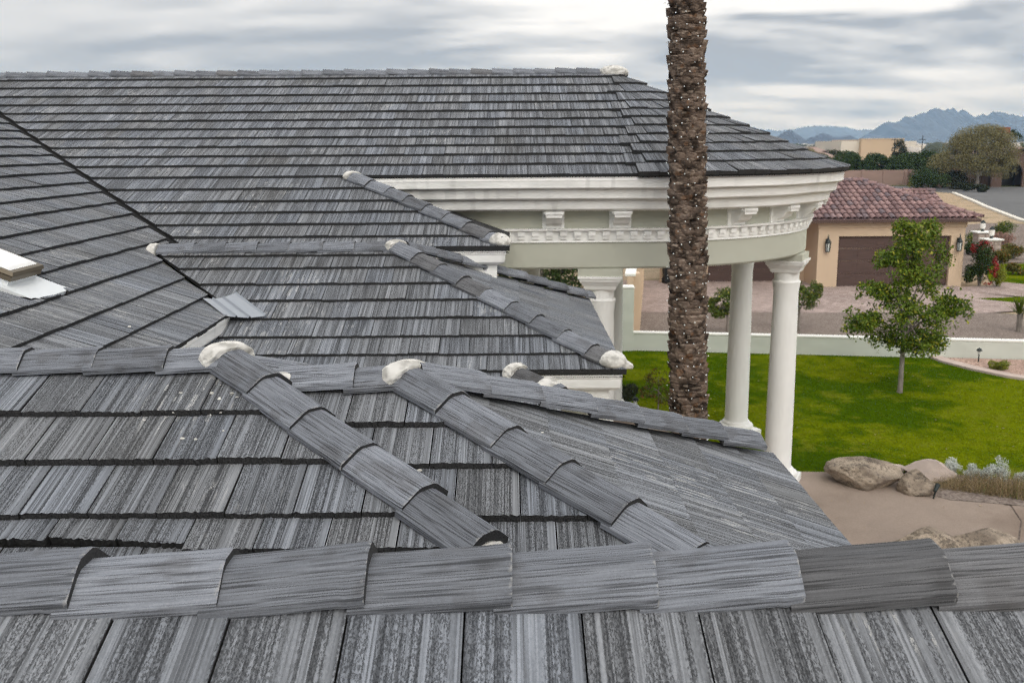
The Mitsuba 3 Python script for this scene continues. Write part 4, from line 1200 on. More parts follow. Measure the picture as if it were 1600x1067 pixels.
for x in (13.35, 18.9):
    lamp = obj('wall_lantern', cat_([bx(x - 0.02, gy - 0.16, GZ + 1.93, x + 0.02, gy - 0.002, GZ + 1.97), bx(x - 0.06, gy - 0.02, GZ + 1.8, x + 0.06, gy - 0.002, GZ + 2.05)]), 'm_blacklamp', GA, label=None)
    obj('cage', cat_([lathe([(0.085, 1.50), (0.10, 1.505), (0.10, 1.53), (0.085, 1.535)], (x, gy - 0.16, GZ), 6)] + [tube([(x + 0.085 * math.cos(a), gy - 0.16 + 0.085 * math.sin(a), GZ + 1.53), (x + 0.11 * math.cos(a), gy - 0.16 + 0.11 * math.sin(a), GZ + 1.87)], 0.014, 4) for a in np.arange(6) * math.pi / 3]
        + [lathe([(0.13, 1.87), (0.135, 1.90), (0.08, 2.0), (0.035, 2.08), (0.02, 2.18), (0.004, 2.25)], (x, gy - 0.16, GZ), 6)]), 'm_blacklamp', lamp)
    obj('glass', lathe([(0.07, 1.537), (0.095, 1.86)], (x, gy - 0.16, GZ), 6), 'm_lampglass', lamp)
# roof: hip with barrel tiles laid course by course
ge_y, ge_z = gy - 0.45, gt + 0.0
gs = 0.375
half = 3.75
xr1 = 19.62
ridge_z = ge_z + gs * half
Rf = []


def roof_h(x, y):
    return ge_z + gs * min(y - ge_y, xr1 - x + 0.0, half)


def barrel(p, d_up, side, n, L, w, i0):
    ks = np.radians(np.linspace(-98, 98, 8))
    v, uv = [], []
    for s, sc, lf in ((0.0, 1.0, 0.035), (L, 0.92, 0.0)):
        for a in ks:
            v.append(p + d_up * s + side * (math.sin(a) * w * sc) + n * (math.cos(a) * w * 0.95 * sc + lf)); uv.append((i0 + 0.5, s))
    m = len(ks)
    f = []
    for j in range(m - 1):
        f += [[j, j + 1, m + j + 1], [j, m + j + 1, m + j]]
    return np.array(v), np.array(f), np.array(uv)


bs = math.atan(gs); dup = np.array([0, math.cos(bs), math.sin(bs)]); nn = np.array([0, -math.sin(bs), math.cos(bs)]); sd_ = np.array([1.0, 0, 0])
Lc = 0.40 / math.cos(bs) * math.cos(bs)
tiles = []
r_ = np.random.default_rng(41)
x = xr1 - 0.15
while x > 8.2:
    c_ = 0
    y = ge_y
    while y < ge_y + half - 0.1:
        if x + 0.06 <= xr1 - (y - ge_y):
            p = np.array([x + r_.normal(0, 0.006), y, ge_z + gs * (y - ge_y) + 0.01])
            tiles.append(barrel(p, dup, sd_, nn, 0.47, 0.118, tid()))
        y += 0.40
    x -= 0.272
deckf = np.array([[7.6, ge_y, ge_z], [xr1, ge_y, ge_z], [xr1 - half, ge_y + half, ridge_z], [7.6, ge_y + half, ridge_z], [xr1, ge_y + 2 * half, ge_z], [7.6, ge_y + 2 * half, ge_z]])
gr = obj('roof', (deckf, np.array([[0, 1, 2], [0, 2, 3], [1, 4, 2], [2, 4, 5], [2, 5, 3]])), 'm_clay', GA, uv=np.c_[np.full(6, 77.5), np.zeros(6)])
order = sorted(range(len(tiles)), key=lambda i: -shown_area(tiles[i][0]))
parts_or_stuff(gr, 'clay_tile', tiles, 'm_clay', 240)
obj('fascia', bx(7.6, ge_y + 0.02, ge_z - 0.12, xr1 - 0.02, ge_y + 0.06, ge_z - 0.01), 'm_door', GA)
# ridge and hip caps
def cap_run(a, b, nme):
    a, b = np.array(a), np.array(b); L = np.linalg.norm(b - a); d = (b - a) / L; s = np.cross(d, [0, 0, 1.0]); s /= np.linalg.norm(s); n = np.cross(s, d)
    k = 0
    while k * 0.40 < L:
        v, f, uv = barrel(a + d * min(k * 0.40, L - 0.2) + n * 0.05, d, s, n, 0.46, 0.125, tid())
        obj(nme, (v, f), 'm_clay', gr, uv=uv); k += 1


cap_run((xr1, ge_y, ge_z), (xr1 - half, ge_y + half, ridge_z), 'hip_cap')
cap_run((11.0, ge_y + half, ridge_z), (xr1 - half, ge_y + half, ridge_z), 'ridge_cap')
# rear wing roof seen over the hip
wy, wz = 47.4, GZ + 2.55
tiles = []
for i in range(9):
    for j in range(6):
        p = np.array([21.55 - i * 0.272 + 0.0, wy + j * 0.40, wz + 0.40 * j * 0.40])
        tiles.append(barrel(p, dup, sd_, nn, 0.47, 0.118, tid()))
wg = obj('rear_roof', (np.array([[18.0, wy, wz - 0.01], [21.75, wy, wz - 0.01], [21.75, wy + 2.4, wz + 1.0], [18.0, wy + 2.4, wz + 1.0], [21.75, wy + 4.8, wz], [18.0, wy + 4.8, wz]]), np.array([[0, 1, 2], [0, 2, 3], [3, 2, 4], [3, 4, 5]])), 'm_clay', GA, uv=np.c_[np.full(6, 78.5), np.zeros(6)])
parts_or_stuff(wg, 'clay_tile', tiles, 'm_clay', 60)
obj('rear_wall', bx(18.0, wy + 0.3, GZ - 0.1, 21.5, wy + 4.5, wz - 0.02), 'm_stucco', GA)
for k in range(9):
    v, f, uv = barrel(np.array([18.1 + k * 0.4, wy + 2.4, wz + 1.03]), np.array([1.0, 0, 0]), np.array([0, -1.0, 0]), np.array([0, 0, 1.0]), 0.46, 0.125, tid())
    obj('ridge_cap', (v, f), 'm_clay', wg, uv=uv)

# wheelie bin and hose reel by the far garage door
WB = thing('trash_bin', 'black wheeled trash bin at the far left garage wall', 'bin')
obj('body', cat_([(np.array([[6.72, 41.72, GZ + 0.06], [7.2, 41.72, GZ + 0.06], [7.2, 42.2, GZ + 0.06], [6.72, 42.2, GZ + 0.06], [6.64, 41.62, GZ + 1.0], [7.28, 41.62, GZ + 1.0], [7.28, 42.26, GZ + 1.0], [6.64, 42.26, GZ + 1.0]]),
    np.array([[3, 2, 1, 0], [0, 1, 5, 4], [1, 2, 6, 5], [2, 3, 7, 6], [3, 0, 4, 7], [4, 5, 6, 7]]))]), 'm_dark', WB)
obj('lid', bx(6.6, 41.58, GZ + 1.002, 7.32, 42.3, GZ + 1.08, bevel=0.03), 'm_dark', WB)
for x in (6.7, 7.18):
    obj('wheel', tube([(x - 0.03, 42.22, GZ + 0.12), (x + 0.03, 42.22, GZ + 0.12)], 0.12, 16), 'm_dark', WB)

# block wall, hedge trees, commercial block, far house
BW = thing('block_wall', 'pinkish brown block wall below the row of round trees', 'wall')
wall_run(BW, 'wall', (36, 139.5), (57.0, 139.5), GZ - 0.2, GZ + 2.15, 0.3, 'm_blockwall')
wall_run(BW, 'return_wall', (57.0, 139.5), (58.0, 131.0), GZ - 0.2, GZ + 2.2, 0.3, 'm_blockwall')
for k in range(7):
    obj('pilaster', bx(38 + k * 3.05, 139.2, GZ - 0.2, 38.45 + k * 3.05, 139.65, GZ + 2.22), 'm_blockwall', BW)
CB = thing('commercial_building', 'flat roofed cream and tan commercial building on the plain', 'building')
yb = 350
fx = lambda px, y: (px - 800) / 1500 * 0.985 * y
obj('left_block', bx(fx(1314, yb), yb, GZ - 1, fx(1342, yb), yb + 30, GZ + 6.7), 'm_commercial', CB)
obj('middle_block', bx(fx(1342, yb) + 0.01, yb - 2, GZ - 1, fx(1408, yb), yb + 30, GZ + 7.1), 'm_commercial_tan', CB)
obj('right_block', bx(fx(1408, yb) + 0.01, yb, GZ - 1, fx(1431, yb), yb + 30, GZ + 6.5), 'm_commercial', CB)
obj('low_wing', bx(fx(1431, yb) + 0.01, yb + 1, GZ - 1, fx(1478, yb), yb + 30, GZ + 4.9), 'm_commercial', CB)
obj('parapet', bx(fx(1341.5, yb), yb - 2.2, GZ + 7.11, fx(1408.5, yb), yb + 0.3, GZ + 7.5), 'm_commercial_tan', CB)
obj('doorway', bx(fx(1324, yb), yb - 0.15, GZ, fx(1327.5, yb), yb - 0.01, GZ + 3.2), 'm_dark', CB)
for px in (1397, 1440):
    y = 205
    k = thing('utility_pole', {1397: 'thin utility pole before the tan commercial block', 1440: 'taller utility pole at the low right wing of the commercial block'}[px], 'pole', 'poles on the plain')
    obj('shaft', tube([(fx(px, y), y, GZ), (fx(px, y), y, GZ + 7.0 + (px == 1440) * 0.4)], [0.13, 0.08], 8), 'm_dark', k)
    obj('crossarm', bx(fx(px, y) - 0.7, y - 0.06, GZ + 6.5, fx(px, y) + 0.7, y + 0.06, GZ + 6.65), 'm_dark', k)
for px0, px1, py, y, lab in ((1240, 1300, 231, 215, 'low far house with a dusty pink roof behind the turret tip'), (1283, 1314, 238, 185, 'small far house with tan walls left of the hedge')):
    k = thing('far_house', lab, 'house')
    x0, x1 = fx(px0, y), fx(px1, y); zt = (225.5 - py) / 1500 * 0.965 * y
    obj('wall', bx(x0 + 0.4, y, GZ, x1 - 0.4, y + 8, zt - 1.2), 'm_stucco', k)
    v = np.array([[x0, y - 0.5, zt - 1.25], [x1, y - 0.5, zt - 1.25], [x1, y + 8.5, zt - 1.25], [x0, y + 8.5, zt - 1.25], [x0 + 2.4, y + 4, zt], [x1 - 2.4, y + 4, zt]])
    obj('roof', orient(v, np.array([[0, 1, 5], [0, 5, 4], [1, 2, 5], [2, 3, 4], [2, 4, 5], [3, 0, 4], [0, 2, 1], [0, 3, 2]])), 'm_farroof', k)
    obj('window', bx((x0 + x1) / 2 - 0.6, y - 0.03, GZ + 1.2, (x0 + x1) / 2 + 0.6, y - 0.004, GZ + 2.4), 'm_dark', k)
BH = thing('brick_house', 'dark brick house with arched dark opening at the right edge', 'house')
y = 132
arch = [(fx(1569, y), GZ - 0.1), (fx(1569, y), GZ + 2.0)] + [(fx(1585, y) - 1.35 * math.cos(a), GZ + 2.0 + 1.15 * math.sin(a)) for a in np.linspace(0.1, math.pi - 0.1, 12)] + [(fx(1601, y), GZ + 2.0), (fx(1601, y), GZ - 0.1)]
wl = Polygon([(fx(1553, y), GZ - 0.2), (fx(1700, y), GZ - 0.2), (fx(1700, y), GZ + 3.6), (fx(1592, y), GZ + 5.0), (fx(1553, y), GZ + 3.4)]).difference(Polygon(arch).buffer(0))
m_ = trimesh.creation.extrude_polygon(wl, 0.4, engine='earcut'); v = np.array(m_.vertices)
obj('front_wall', orient(np.c_[v[:, 0], y + v[:, 2], v[:, 1]], np.array(m_.faces)), 'm_brickdark', BH)
obj('recess', bx(fx(1566, y), y + 2.5, GZ - 0.1, fx(1604, y), y + 2.7, GZ + 3.4), 'm_dark', BH)
obj('body', bx(fx(1545, y), y + 3, GZ - 0.1, fx(1700, y), y + 14, GZ + 3.3), 'm_brickdark', BH)
v = np.array([[fx(1548, y), y - 0.6, GZ + 3.2], [fx(1592, y), y - 0.6, GZ + 5.15], [fx(1700, y), y - 0.6, GZ + 3.6], [fx(1548, y), y + 14, GZ + 3.2], [fx(1592, y), y + 14, GZ + 5.15], [fx(1700, y), y + 14, GZ + 3.6]])
obj('roof', (np.vstack([v, v + [0, 0, 0.2]]), np.array([[6, 7, 10], [6, 10, 9], [7, 8, 11], [7, 11, 10], [0, 1, 7], [0, 7, 6], [1, 2, 8], [1, 8, 7], [0, 3, 4], [0, 4, 1], [1, 4, 5], [1, 5, 2]])), 'm_farroof', BH)
ch = obj('chimney', bx(fx(1584, y), y + 4, GZ + 3, fx(1597, y), y + 5.2, GZ + 7.2), 'm_brickdark', BH)
obj('cap', bx(fx(1583, y), y + 3.9, GZ + 7.201, fx(1598, y), y + 5.3, GZ + 8.0), 'm_brickred', ch)

# gate pillars with lanterns
for i, (px, y, zt) in enumerate(((1561, 48.8, 1.22), (1546, 52.5, 1.25))):
    x = fx(px, y)
    k = thing('gate_pillar', ['stone gate pillar with white lantern nearest the red bush', 'farther stone gate pillar with white lantern'][i], 'pillar')
    r_ = np.random.default_rng(60 + i)
    core = obj('pillar', bx(x - 0.34, y - 0.34, GZ - 0.1, x + 0.34, y + 0.34, GZ + zt - 0.1), 'm_slab', k)
    for row in range(5):
        for c_ in range(2):
            w = 0.35
            obj('stone', bx(x - 0.37 + c_ * 0.37, y - 0.37 - r_.random() * 0.02, GZ + row * 0.225, x - 0.37 + c_ * 0.37 + w, y - 0.32, GZ + row * 0.225 + 0.212, bevel=0.02), 'm_slab', core)
    obj('cap', bx(x - 0.45, y - 0.45, GZ + zt - 0.099, x + 0.45, y + 0.45, GZ + zt - 0.02, bevel=0.015), 'm_walltop', k)
    L = thing('pillar_lantern', ['black and white lantern on the nearer gate pillar', 'black and white lantern on the farther gate pillar'][i], 'lantern')
    obj('base', lathe([(0.09, zt - 0.018), (0.07, zt + 0.05), (0.05, zt + 0.12)], (x, y, GZ), 12), 'm_blacklamp', L)
    obj('globe', lathe([(0.10, zt + 0.121), (0.135, zt + 0.2), (0.14, zt + 0.36), (0.12, zt + 0.43)], (x, y, GZ), 12), 'm_lampwhite', L, smooth=50)
    obj('cap', lathe([(0.15, zt + 0.432), (0.10, zt + 0.52), (0.02, zt + 0.6)], (x, y, GZ), 12), 'm_blacklamp', L)

# ------------------------------------------------------------------ trees, bushes and small plants
def leaves(c, size, r, asp=0.55, droop=0.0, fold=0.3):
    n = len(c); d = r.normal(0, 1, (n, 3)); d[:, 2] -= droop; d /= np.linalg.norm(d, axis=1, keepdims=True)
    s = np.cross(d, r.normal(0, 1, (n, 3))); s /= np.linalg.norm(s, axis=1, keepdims=True); nn_ = np.cross(d, s)
    L = size * r.uniform(0.6, 1.3, n)[:, None]
    a = c - d * L * 0.5; b = c + d * L * 0.5; w = s * L * asp * 0.5; up = nn_ * L * fold * 0.3
    v = np.stack([a, c + w + up, b, c - w + up], 1).reshape(-1, 3)
    i = np.arange(n)[:, None] * 4
    f = np.vstack([i + [[0, 1, 2]], i + [[0, 2, 3]]])
    uv = np.repeat(np.c_[r.random(n), r.random(n)], 4, 0)
    return v, f, uv


def blob_points(n, lobes, r, shell=0.35):
    """points spread through overlapping lobes (centre, radii), thicker near their outsides."""
    w = np.array([np.prod(l[1]) ** (2 / 3) for l in lobes]); k = r.choice(len(lobes), n, p=w / w.sum())
    d = r.normal(0, 1, (n, 3)); d /= np.linalg.norm(d, axis=1, keepdims=True)
    rad = 1 - shell * r.random(n) ** 1.3 + r.normal(0, 0.05, n)
    C = np.array([l[0] for l in lobes]); R = np.array([l[1] for l in lobes])
    p = C[k] + d * R[k] * rad[:, None]
    return p


def clumps(p, r, size, keep=0.6, freq=1.3, seed=0):
    """thins the points where a noise field is low, so that gaps show."""
    q = meshkit.fbm(p * freq, 3, seed)
    th = np.quantile(q, 1 - keep)
    return p[q > th]


def make_tree(name, label, cat, base, height, trunk_r, crown, n, leafm, leaf, seed, group=None, trunk_top=None, keep=0.7, freq=1.2, limbs=7, asp=0.55, lean=(0, 0), shell=0.5, droop=0.0, bark='m_bark'):
    r = np.random.default_rng(seed)
    k = thing(name, label, cat, group)
    b = np.asarray(base, float)
    tt = trunk_top if trunk_top else height * 0.45
    top = b + [lean[0], lean[1], tt]
    mid = (b + top) / 2 + [r.normal(0, trunk_r * 0.5), r.normal(0, trunk_r * 0.5), 0]
    ms = [tube([b - [0, 0, 0.1], b + [0, 0, 0.05], mid, top], [trunk_r * 1.4, trunk_r * 1.1, trunk_r * 0.9, trunk_r * 0.7], 10)]
    for i in range(limbs):
        c, R = crown[i % len(crown)]
        e = np.asarray(c) + b + r.normal(0, 0.35, 3) * R
        s = b + (top - b) * r.uniform(0.75, 1.0)
        m_ = (s + e) / 2 + np.array([0, 0, 0.08 * height]) * r.uniform(-0.3, 1)
        ms.append(tube([s, m_, e], [trunk_r * 0.55, trunk_r * 0.32, trunk_r * 0.08], 6))
        for q in range(3):
            e2 = e + r.normal(0, 0.45, 3) * R
            ms.append(tube([m_ * 0.4 + e * 0.6, (m_ + e2) / 2 * 0.3 + e2 * 0.7 - 0, e2], [trunk_r * 0.2, trunk_r * 0.1, trunk_r * 0.03], 4))
    obj('trunk', cat_(ms), bark, k, smooth=60)
    p = blob_points(n, [(np.asarray(c) + b, np.asarray(R)) for c, R in crown], r, shell)
    p = clumps(p, r, leaf, keep, freq, seed)
    v, f, uv = leaves(p, leaf, r, asp, droop)
    obj('crown', (v, f), leafm, k, uv=uv)
    return k


def bush(name, label, cat, base, R, n, leafm, leaf, seed, group=None, keep=0.85, freq=2.0, lobes=6, shell=0.6, asp=0.55, stems=True):
    r = np.random.default_rng(seed); b = np.asarray(base, float); R = np.asarray(R, float)
    k = thing(name, label, cat, group)
    lb = [(b + [0, 0, R[2]], R * 0.8)] + [(b + np.array([0, 0, R[2]]) + r.normal(0, 0.42, 3) * R, R * r.uniform(0.4, 0.6)) for _ in range(lobes)]
    p = blob_points(n, lb, r, shell); p = clumps(p, r, leaf, keep, freq, seed)
    p[:, 2] = np.maximum(p[:, 2], b[2] + 0.02 + 0.1 * leaf)
    v, f, uv = leaves(p, leaf, r, asp)
    obj('foliage', (v, f), leafm, k, uv=uv)
    if stems:
        ms = [tube([b - [0, 0, 0.05], b + np.array([0, 0, R[2] * 0.7]) + r.normal(0, 0.15, 3) * R, l[0]], [0.05 * R[2], 0.03 * R[2], 0.01 * R[2]], 5) for l in lb]
        obj('stems', cat_(ms), 'm_bark', k)
    return k


make_tree('lawn_tree', 'young green tree with slim pale trunk on the lawn', 'tree', (9.50, 22.8, GZ), 4.2, 0.058,
          [((0.05, 0, 2.0), (1.1, 0.95, 0.85)), ((0.1, 0, 2.9), (0.75, 0.7, 0.75)), ((0.15, 0, 3.65), (0.62, 0.6, 0.55)), ((-0.85, 0.1, 1.75), (0.7, 0.5, 0.48)), ((-0.6, 0.1, 2.45), (0.6, 0.5, 0.5)), ((0.95, 0, 2.0), (0.65, 0.5, 0.42)), ((-1.2, -0.1, 1.78), (0.35, 0.3, 0.28)),
           ((0.7, 0.1, 3.35), (0.42, 0.4, 0.38)), ((-0.5, 0.0, 3.2), (0.4, 0.35, 0.4)), ((1.2, 0, 2.35), (0.36, 0.3, 0.3)), ((0.2, -0.2, 1.2), (0.7, 0.6, 0.28)), ((-0.3, 0.1, 1.25), (0.5, 0.45, 0.3)), ((0.55, -0.1, 1.3), (0.5, 0.45, 0.34)), ((0.45, 0, 4.0), (0.3, 0.3, 0.25)), ((-0.15, 0, 4.05), (0.34, 0.3, 0.22))],
          34000, 'm_leaf_tree', 0.085, 71, trunk_top=1.9, keep=0.52, freq=2.6, limbs=12, shell=0.8)
for i, (x, y, h, w, lab) in enumerate(((6.9, 30.3, 1.75, 0.62, 'small citrus tree behind the low wall right of the palm trunk'), (9.36, 30.8, 1.8, 0.66, 'small citrus tree behind the low wall right of the columns'))):
    make_tree('citrus_tree', lab, 'tree', (x, y, GZ), h, 0.04, [((0, 0, h * 0.62), (w, w * .8, h * 0.25)), ((-0.3, 0, h * 0.5), (w * .6, w * .6, h * 0.2)), ((0.35, 0, h * 0.75), (w * .6, w * .6, h * 0.18))], 5200, 'm_leaf_citrus', 0.085, 80 + i, keep=0.62, freq=3.0, limbs=5, group='citrus trees')
make_tree('dark_tree', 'dark leafy tree seen under the porch beam', 'tree', (1.0, 34.0, GZ), 3.4, 0.1, [((0, 0, 1.9), (1.3, 1.0, 1.3)), ((1.0, 0, 1.6), (0.8, 0.8, 1.0)), ((-1, 0, 1.8), (1, .8, 1.0))], 9000, 'm_leaf_hedge', 0.12, 83, keep=0.8)
hp = [(1322, 237, 152, 4.6), (1365, 241, 150, 4.5), (1405, 243, 148, 4.2), (1424, 240, 155, 4.6), (1447, 238, 150, 5.2), (1470, 243, 155, 4.6)]
labs = ['leftmost round dark green tree behind the block wall', 'second round tree from the left behind the block wall', 'third round tree behind the block wall, below the grey bush', 'fourth round tree behind the block wall, at the wall corner', 'tall round tree behind the block wall, before the low white wing',
        'rightmost round tree of the row, next to the olive tree']
for i, (px, py, y, w) in enumerate(hp):
    top = (225.5 - py) / 1500 * 0.965 * y
    h = top - GZ
    make_tree('round_tree', labs[i], 'tree', (fx(px, y), y, GZ), h, 0.16, [((0, 0, h * 0.56), (w * 0.5, w * 0.45, h * 0.43)), ((w * .2, -0.5, h * 0.62), (w * 0.3, w * 0.3, h * 0.32)), ((-w * .2, -0.3, h * 0.5), (w * 0.32, w * 0.3, h * 0.33))], 7500, 'm_leaf_hedge', 0.34, 90 + i, keep=0.82, freq=0.9, shell=0.35,
              group='round trees behind the block wall')
make_tree('round_tree', 'small round tree at the turret roof tip', 'tree', (fx(1283, 160), 160, GZ), 4.3, 0.14, [((0, 0, 2.5), (2.3, 2, 1.8)), ((1, 0, 2.2), (1.5, 1.4, 1.5))], 5200, 'm_leaf_hedge', 0.32, 98, keep=0.85, freq=0.9)
make_tree('grey_bush', 'grey green feathery tree before the commercial building', 'tree', (fx(1405, 200), 200, GZ), 7.2, 0.14, [((0, 0, 4.4), (1.5, 1.4, 2.3)), ((0.3, 0, 3.2), (1.8, 1.6, 1.6))], 4200, 'm_leaf_darkbush', 0.32, 99, keep=0.75, freq=0.9)
make_tree('distant_tree', 'sparse olive tree beyond the turret tip', 'tree', (fx(1254, 205), 205, GZ), 5.4, 0.15, [((0, 0, 3.8), (3.2, 2.4, 1.5)), ((-2, 0, 3.2), (2.0, 1.8, 1.3))], 3600, 'm_leaf_olive', 0.35, 100, keep=0.7, freq=0.7)
make_tree('distant_tree', 'dark bushy tree left of the cream commercial building', 'tree', (fx(1302, 200), 200, GZ), 4.6, 0.15, [((0, 0, 3.0), (2.4, 2.2, 1.6))], 3000, 'm_leaf_darkbush', 0.35, 101, keep=0.75, freq=0.7)
y = 126
make_tree('olive_tree', 'big hazy olive green tree before the brick house', 'tree', (fx(1530, y), y, GZ), 8.4, 0.3,
          [((0.3, 0, 5.6), (4.2, 3.4, 2.7)), ((-2.2, 0, 4.8), (2.6, 2.4, 2.2)), ((3.2, 0, 4.9), (2.2, 2, 2.4)), ((0, -0.5, 3.4), (4.6, 3, 1.7)), ((2.8, -0.4, 2.8), (2.6, 2, 1.5)), ((-4.2, 0.5, 3.4), (2.2, 1.6, 1.5)), ((-1.2, 0, 6.3), (2.6, 2.2, 1.6)), ((1.0, 0, 7.2), (2.3, 2, 1.1))],
          42000, 'm_leaf_olive', 0.24, 110, trunk_top=2.0, keep=0.84, freq=0.8, limbs=14, shell=0.75, asp=0.35)
for i, (px, yy, R, m, lab) in enumerate(((1450, 124, (2.4, 2, 1.75), 'm_leaf_hedge', 'dark green bush left of the olive tree at the street'), (1488, 127, (2.4, 1.8, 1.35), 'm_leaf_darkbush', 'blackish bush in the shade under the olive tree'), (1468, 132, (2.6, 2, 2.0), 'm_leaf_hedge', 'tall green bush behind the dark street bushes'),
                                        (1514, 121, (0.9, 0.8, 0.5), 'm_leaf_darkbush', 'low dark shrub on the verge under the olive tree'), (1541, 119, (0.85, 0.8, 0.5), 'm_leaf_darkbush', 'low dark shrub right of the first verge shrub'))):
    bush('street_bush', lab, 'bush', (fx(px, yy), yy, GZ), R, 5000, m, 0.22, 120 + i, freq=0.9)
bush('yellow_shrub', 'small yellow flowering shrub at the block wall end', 'shrub', (fx(1434, 130), 130, GZ), (0.95, 0.8, 0.85), 1400, 'm_leaf_yellow', 0.2, 128, freq=1.2)
r_ = np.random.default_rng(130)
k = thing('fan_palm', 'green palm head rising behind the olive tree', 'palm tree')
bp = np.array([fx(1574, 140), 140, GZ])
obj('trunk', tube([bp, bp + [0.1, 0, 6.9]], [0.22, 0.16], 8), 'm_bark', k)
fr = []
for i in range(13):
    a = r_.uniform(0, 2 * np.pi); el = r_.uniform(-0.2, 1.2); d = np.array([math.cos(a) * math.cos(el), math.sin(a) * math.cos(el), math.sin(el)])
    p = [bp + [0.1, 0, 6.9] + d * t - np.array([0, 0, 0.35 * t * t]) for t in np.linspace(0, 1.9, 7)]
    fr.append(leaves(np.repeat(np.array(p[1:]), 9, 0) + r_.normal(0, 0.12, (54, 3)), 0.55, r_, 0.14)[:2]); fr.append(tube(p, 0.02, 4))
v, f = cat_(fr); obj('fronds', (v, f), 'm_leaf_hedge', k, uv=np.c_[r_.random(len(v)), r_.random(len(v))])
# bougainvillea and shrubs at the garage corner and drive
bush('bougainvillea', 'dark green climber with red flowers at the garage corner', 'shrub', (19.85, 40.4, GZ), (0.52, 0.6, 0.95), 4200, 'm_leaf_hedge', 0.10, 140, freq=2)
r_ = np.random.default_rng(141)
p = blob_points(1400, [((19.8, 40.3, GZ + 1.65), (0.45, 0.5, 0.35)), ((20.05, 40.2, GZ + 0.8), (0.4, 0.5, 0.7))], r_, 0.3); p = clumps(p, r_, .1, .5, 3.0, 3)
v, f, uv = leaves(p, 0.085, r_, 0.8); obj('flowers', (v, f), 'm_leaf_red', 'bougainvillea', uv=uv)
bush('yellow_shrub', 'round yellow green shrub beside the red flowers', 'shrub', (20.55, 40.3, GZ), (0.33, 0.35, 0.5), 2200, 'm_leaf_yellow', 0.075, 142)
for i, (px, py, yy, R, m, lab) in enumerate(((1541, 366, 55, (0.95, .8, .62), 'm_leaf_citrus', 'bright green shrub left of the pillar lanterns'), (1574, 372, 54, (0.75, .7, .6), 'm_leaf_pink', 'pinkish shrub right of the pillar lanterns'), (1582, 352, 62, (0.9, .8, .6), 'm_leaf_citrus', 'green shrub behind the pinkish shrub'),
                                            (1578, 396, 47, (0.5, .5, .5), 'm_leaf_autumn', 'brown and yellow shrub right of the nearer pillar'), (1597, 390, 50, (0.7, .6, .45), 'm_leaf_autumn', 'orange tinted shrub at the right edge by the drive'), (1534, 388, 52, (0.4, .4, .4), 'm_leaf_hedge', 'small dark shrub above the red flowers'),
                                            (1600, 412, 44, (0.4, .4, .3), 'm_leaf_autumn', 'low ochre shrub on the green lawn patch'), (1597, 575, 25.0, (0.26, .25, .2), 'm_leaf_yellow', 'little yellow shrub against the low wall at right'))):
    bush('garden_shrub', lab, 'shrub', (fx(px, yy), yy, GZ), R, 1800, m, 0.11 if yy > 30 else 0.05, 150 + i)
k = thing('yucca', 'spiky yucca behind the low wall at the right edge', 'plant')
b = np.array([16.35, 30.4, GZ]); r_ = np.random.default_rng(161); sp = []
for i in range(70):
    a = r_.uniform(0, 2 * np.pi); el = r_.uniform(0.05, 1.35); d = np.array([math.cos(a) * math.cos(el), math.sin(a) * math.cos(el), math.sin(el)]); s = np.array([-math.sin(a), math.cos(a), 0]) * 0.022
    o = b + [0, 0, 0.55]; e = o + d * r_.uniform(0.55, 0.8)
    sp.append((np.array([o - s * 0.6, o + s * 0.6, (o + e) / 2 + s, e, (o + e) / 2 - s]), np.array([[0, 1, 2], [0, 2, 4], [4, 2, 3]])))
v, f = cat_(sp); obj('leaves', (v, f), 'm_leaf_citrus', k, uv=np.c_[r_.random(len(v)), r_.random(len(v))])
obj('stem', tube([b - [0, 0, .05], b + [0, 0, 0.6]], 0.09, 8), 'm_bark', k)
bush('round_bush', 'small clipped round bush under the middle eave', 'bush', (2.55, 21.6, GZ), (0.33, 0.33, 0.30), 3800, 'm_leaf_darkbush', 0.045, 170, keep=0.95, shell=0.4, lobes=3)
make_tree('sapling', 'thin orange tinged sapling left of the palm trunk', 'tree', (3.28, 20.9, GZ), 1.15, 0.018, [((-0.05, 0, 0.85), (0.30, 0.25, 0.24)), ((-0.2, 0, 0.55), (0.26, 0.2, 0.16)), ((0.1, 0, 0.45), (0.24, 0.2, 0.2))], 1500, 'm_leaf_autumn', 0.055, 171, keep=0.55, freq=5.0, limbs=6, trunk_top=0.6)

# ------------------------------------------------------------------ boulders, silver plants, dry grass, little lamps
def rot_z(a):
    a = math.radians(a); return np.array([[math.cos(a), -math.sin(a), 0], [math.sin(a), math.cos(a), 0], [0, 0, 1]])


def boulder(c, size, rot, seed, label, m='m_rock', tail=0.0, amp=0.16, name='boulder'):
    ms = trimesh.creation.icosphere(subdivisions=5); v = np.array(ms.vertices)
    r = np.random.default_rng(seed)
    for _ in range(9):       # planed off facets
        d = r.normal(0, 1, 3); d /= np.linalg.norm(d); h = r.uniform(0.55, 0.85)
        k = np.maximum(v @ d - h, 0); v = v - k[:, None] * d * 0.97
    v = v * (1 + amp * (meshkit.fbm(v * 1.5 + seed, 4, seed) - 0.5))[:, None] * (1 + 0.07 * (meshkit.fbm(v * 7 + seed, 3, seed + 1) - 0.5))[:, None]
    v[:, 2] *= 1 - tail * np.clip(v[:, 0] + 0.1, 0, 1.1); v[:, 1] *= 1 - 0.4 * tail * np.clip(v[:, 0], 0, 1)
    v = (v * np.asarray(size)) @ rot_z(rot).T + np.asarray(c)
    k = thing(name, label, 'rock', 'boulders by the walk')
    scene[k] = mikit.ply((v, np.array(ms.faces)), m, smooth=True)
    labels[k].pop('group')
    return k


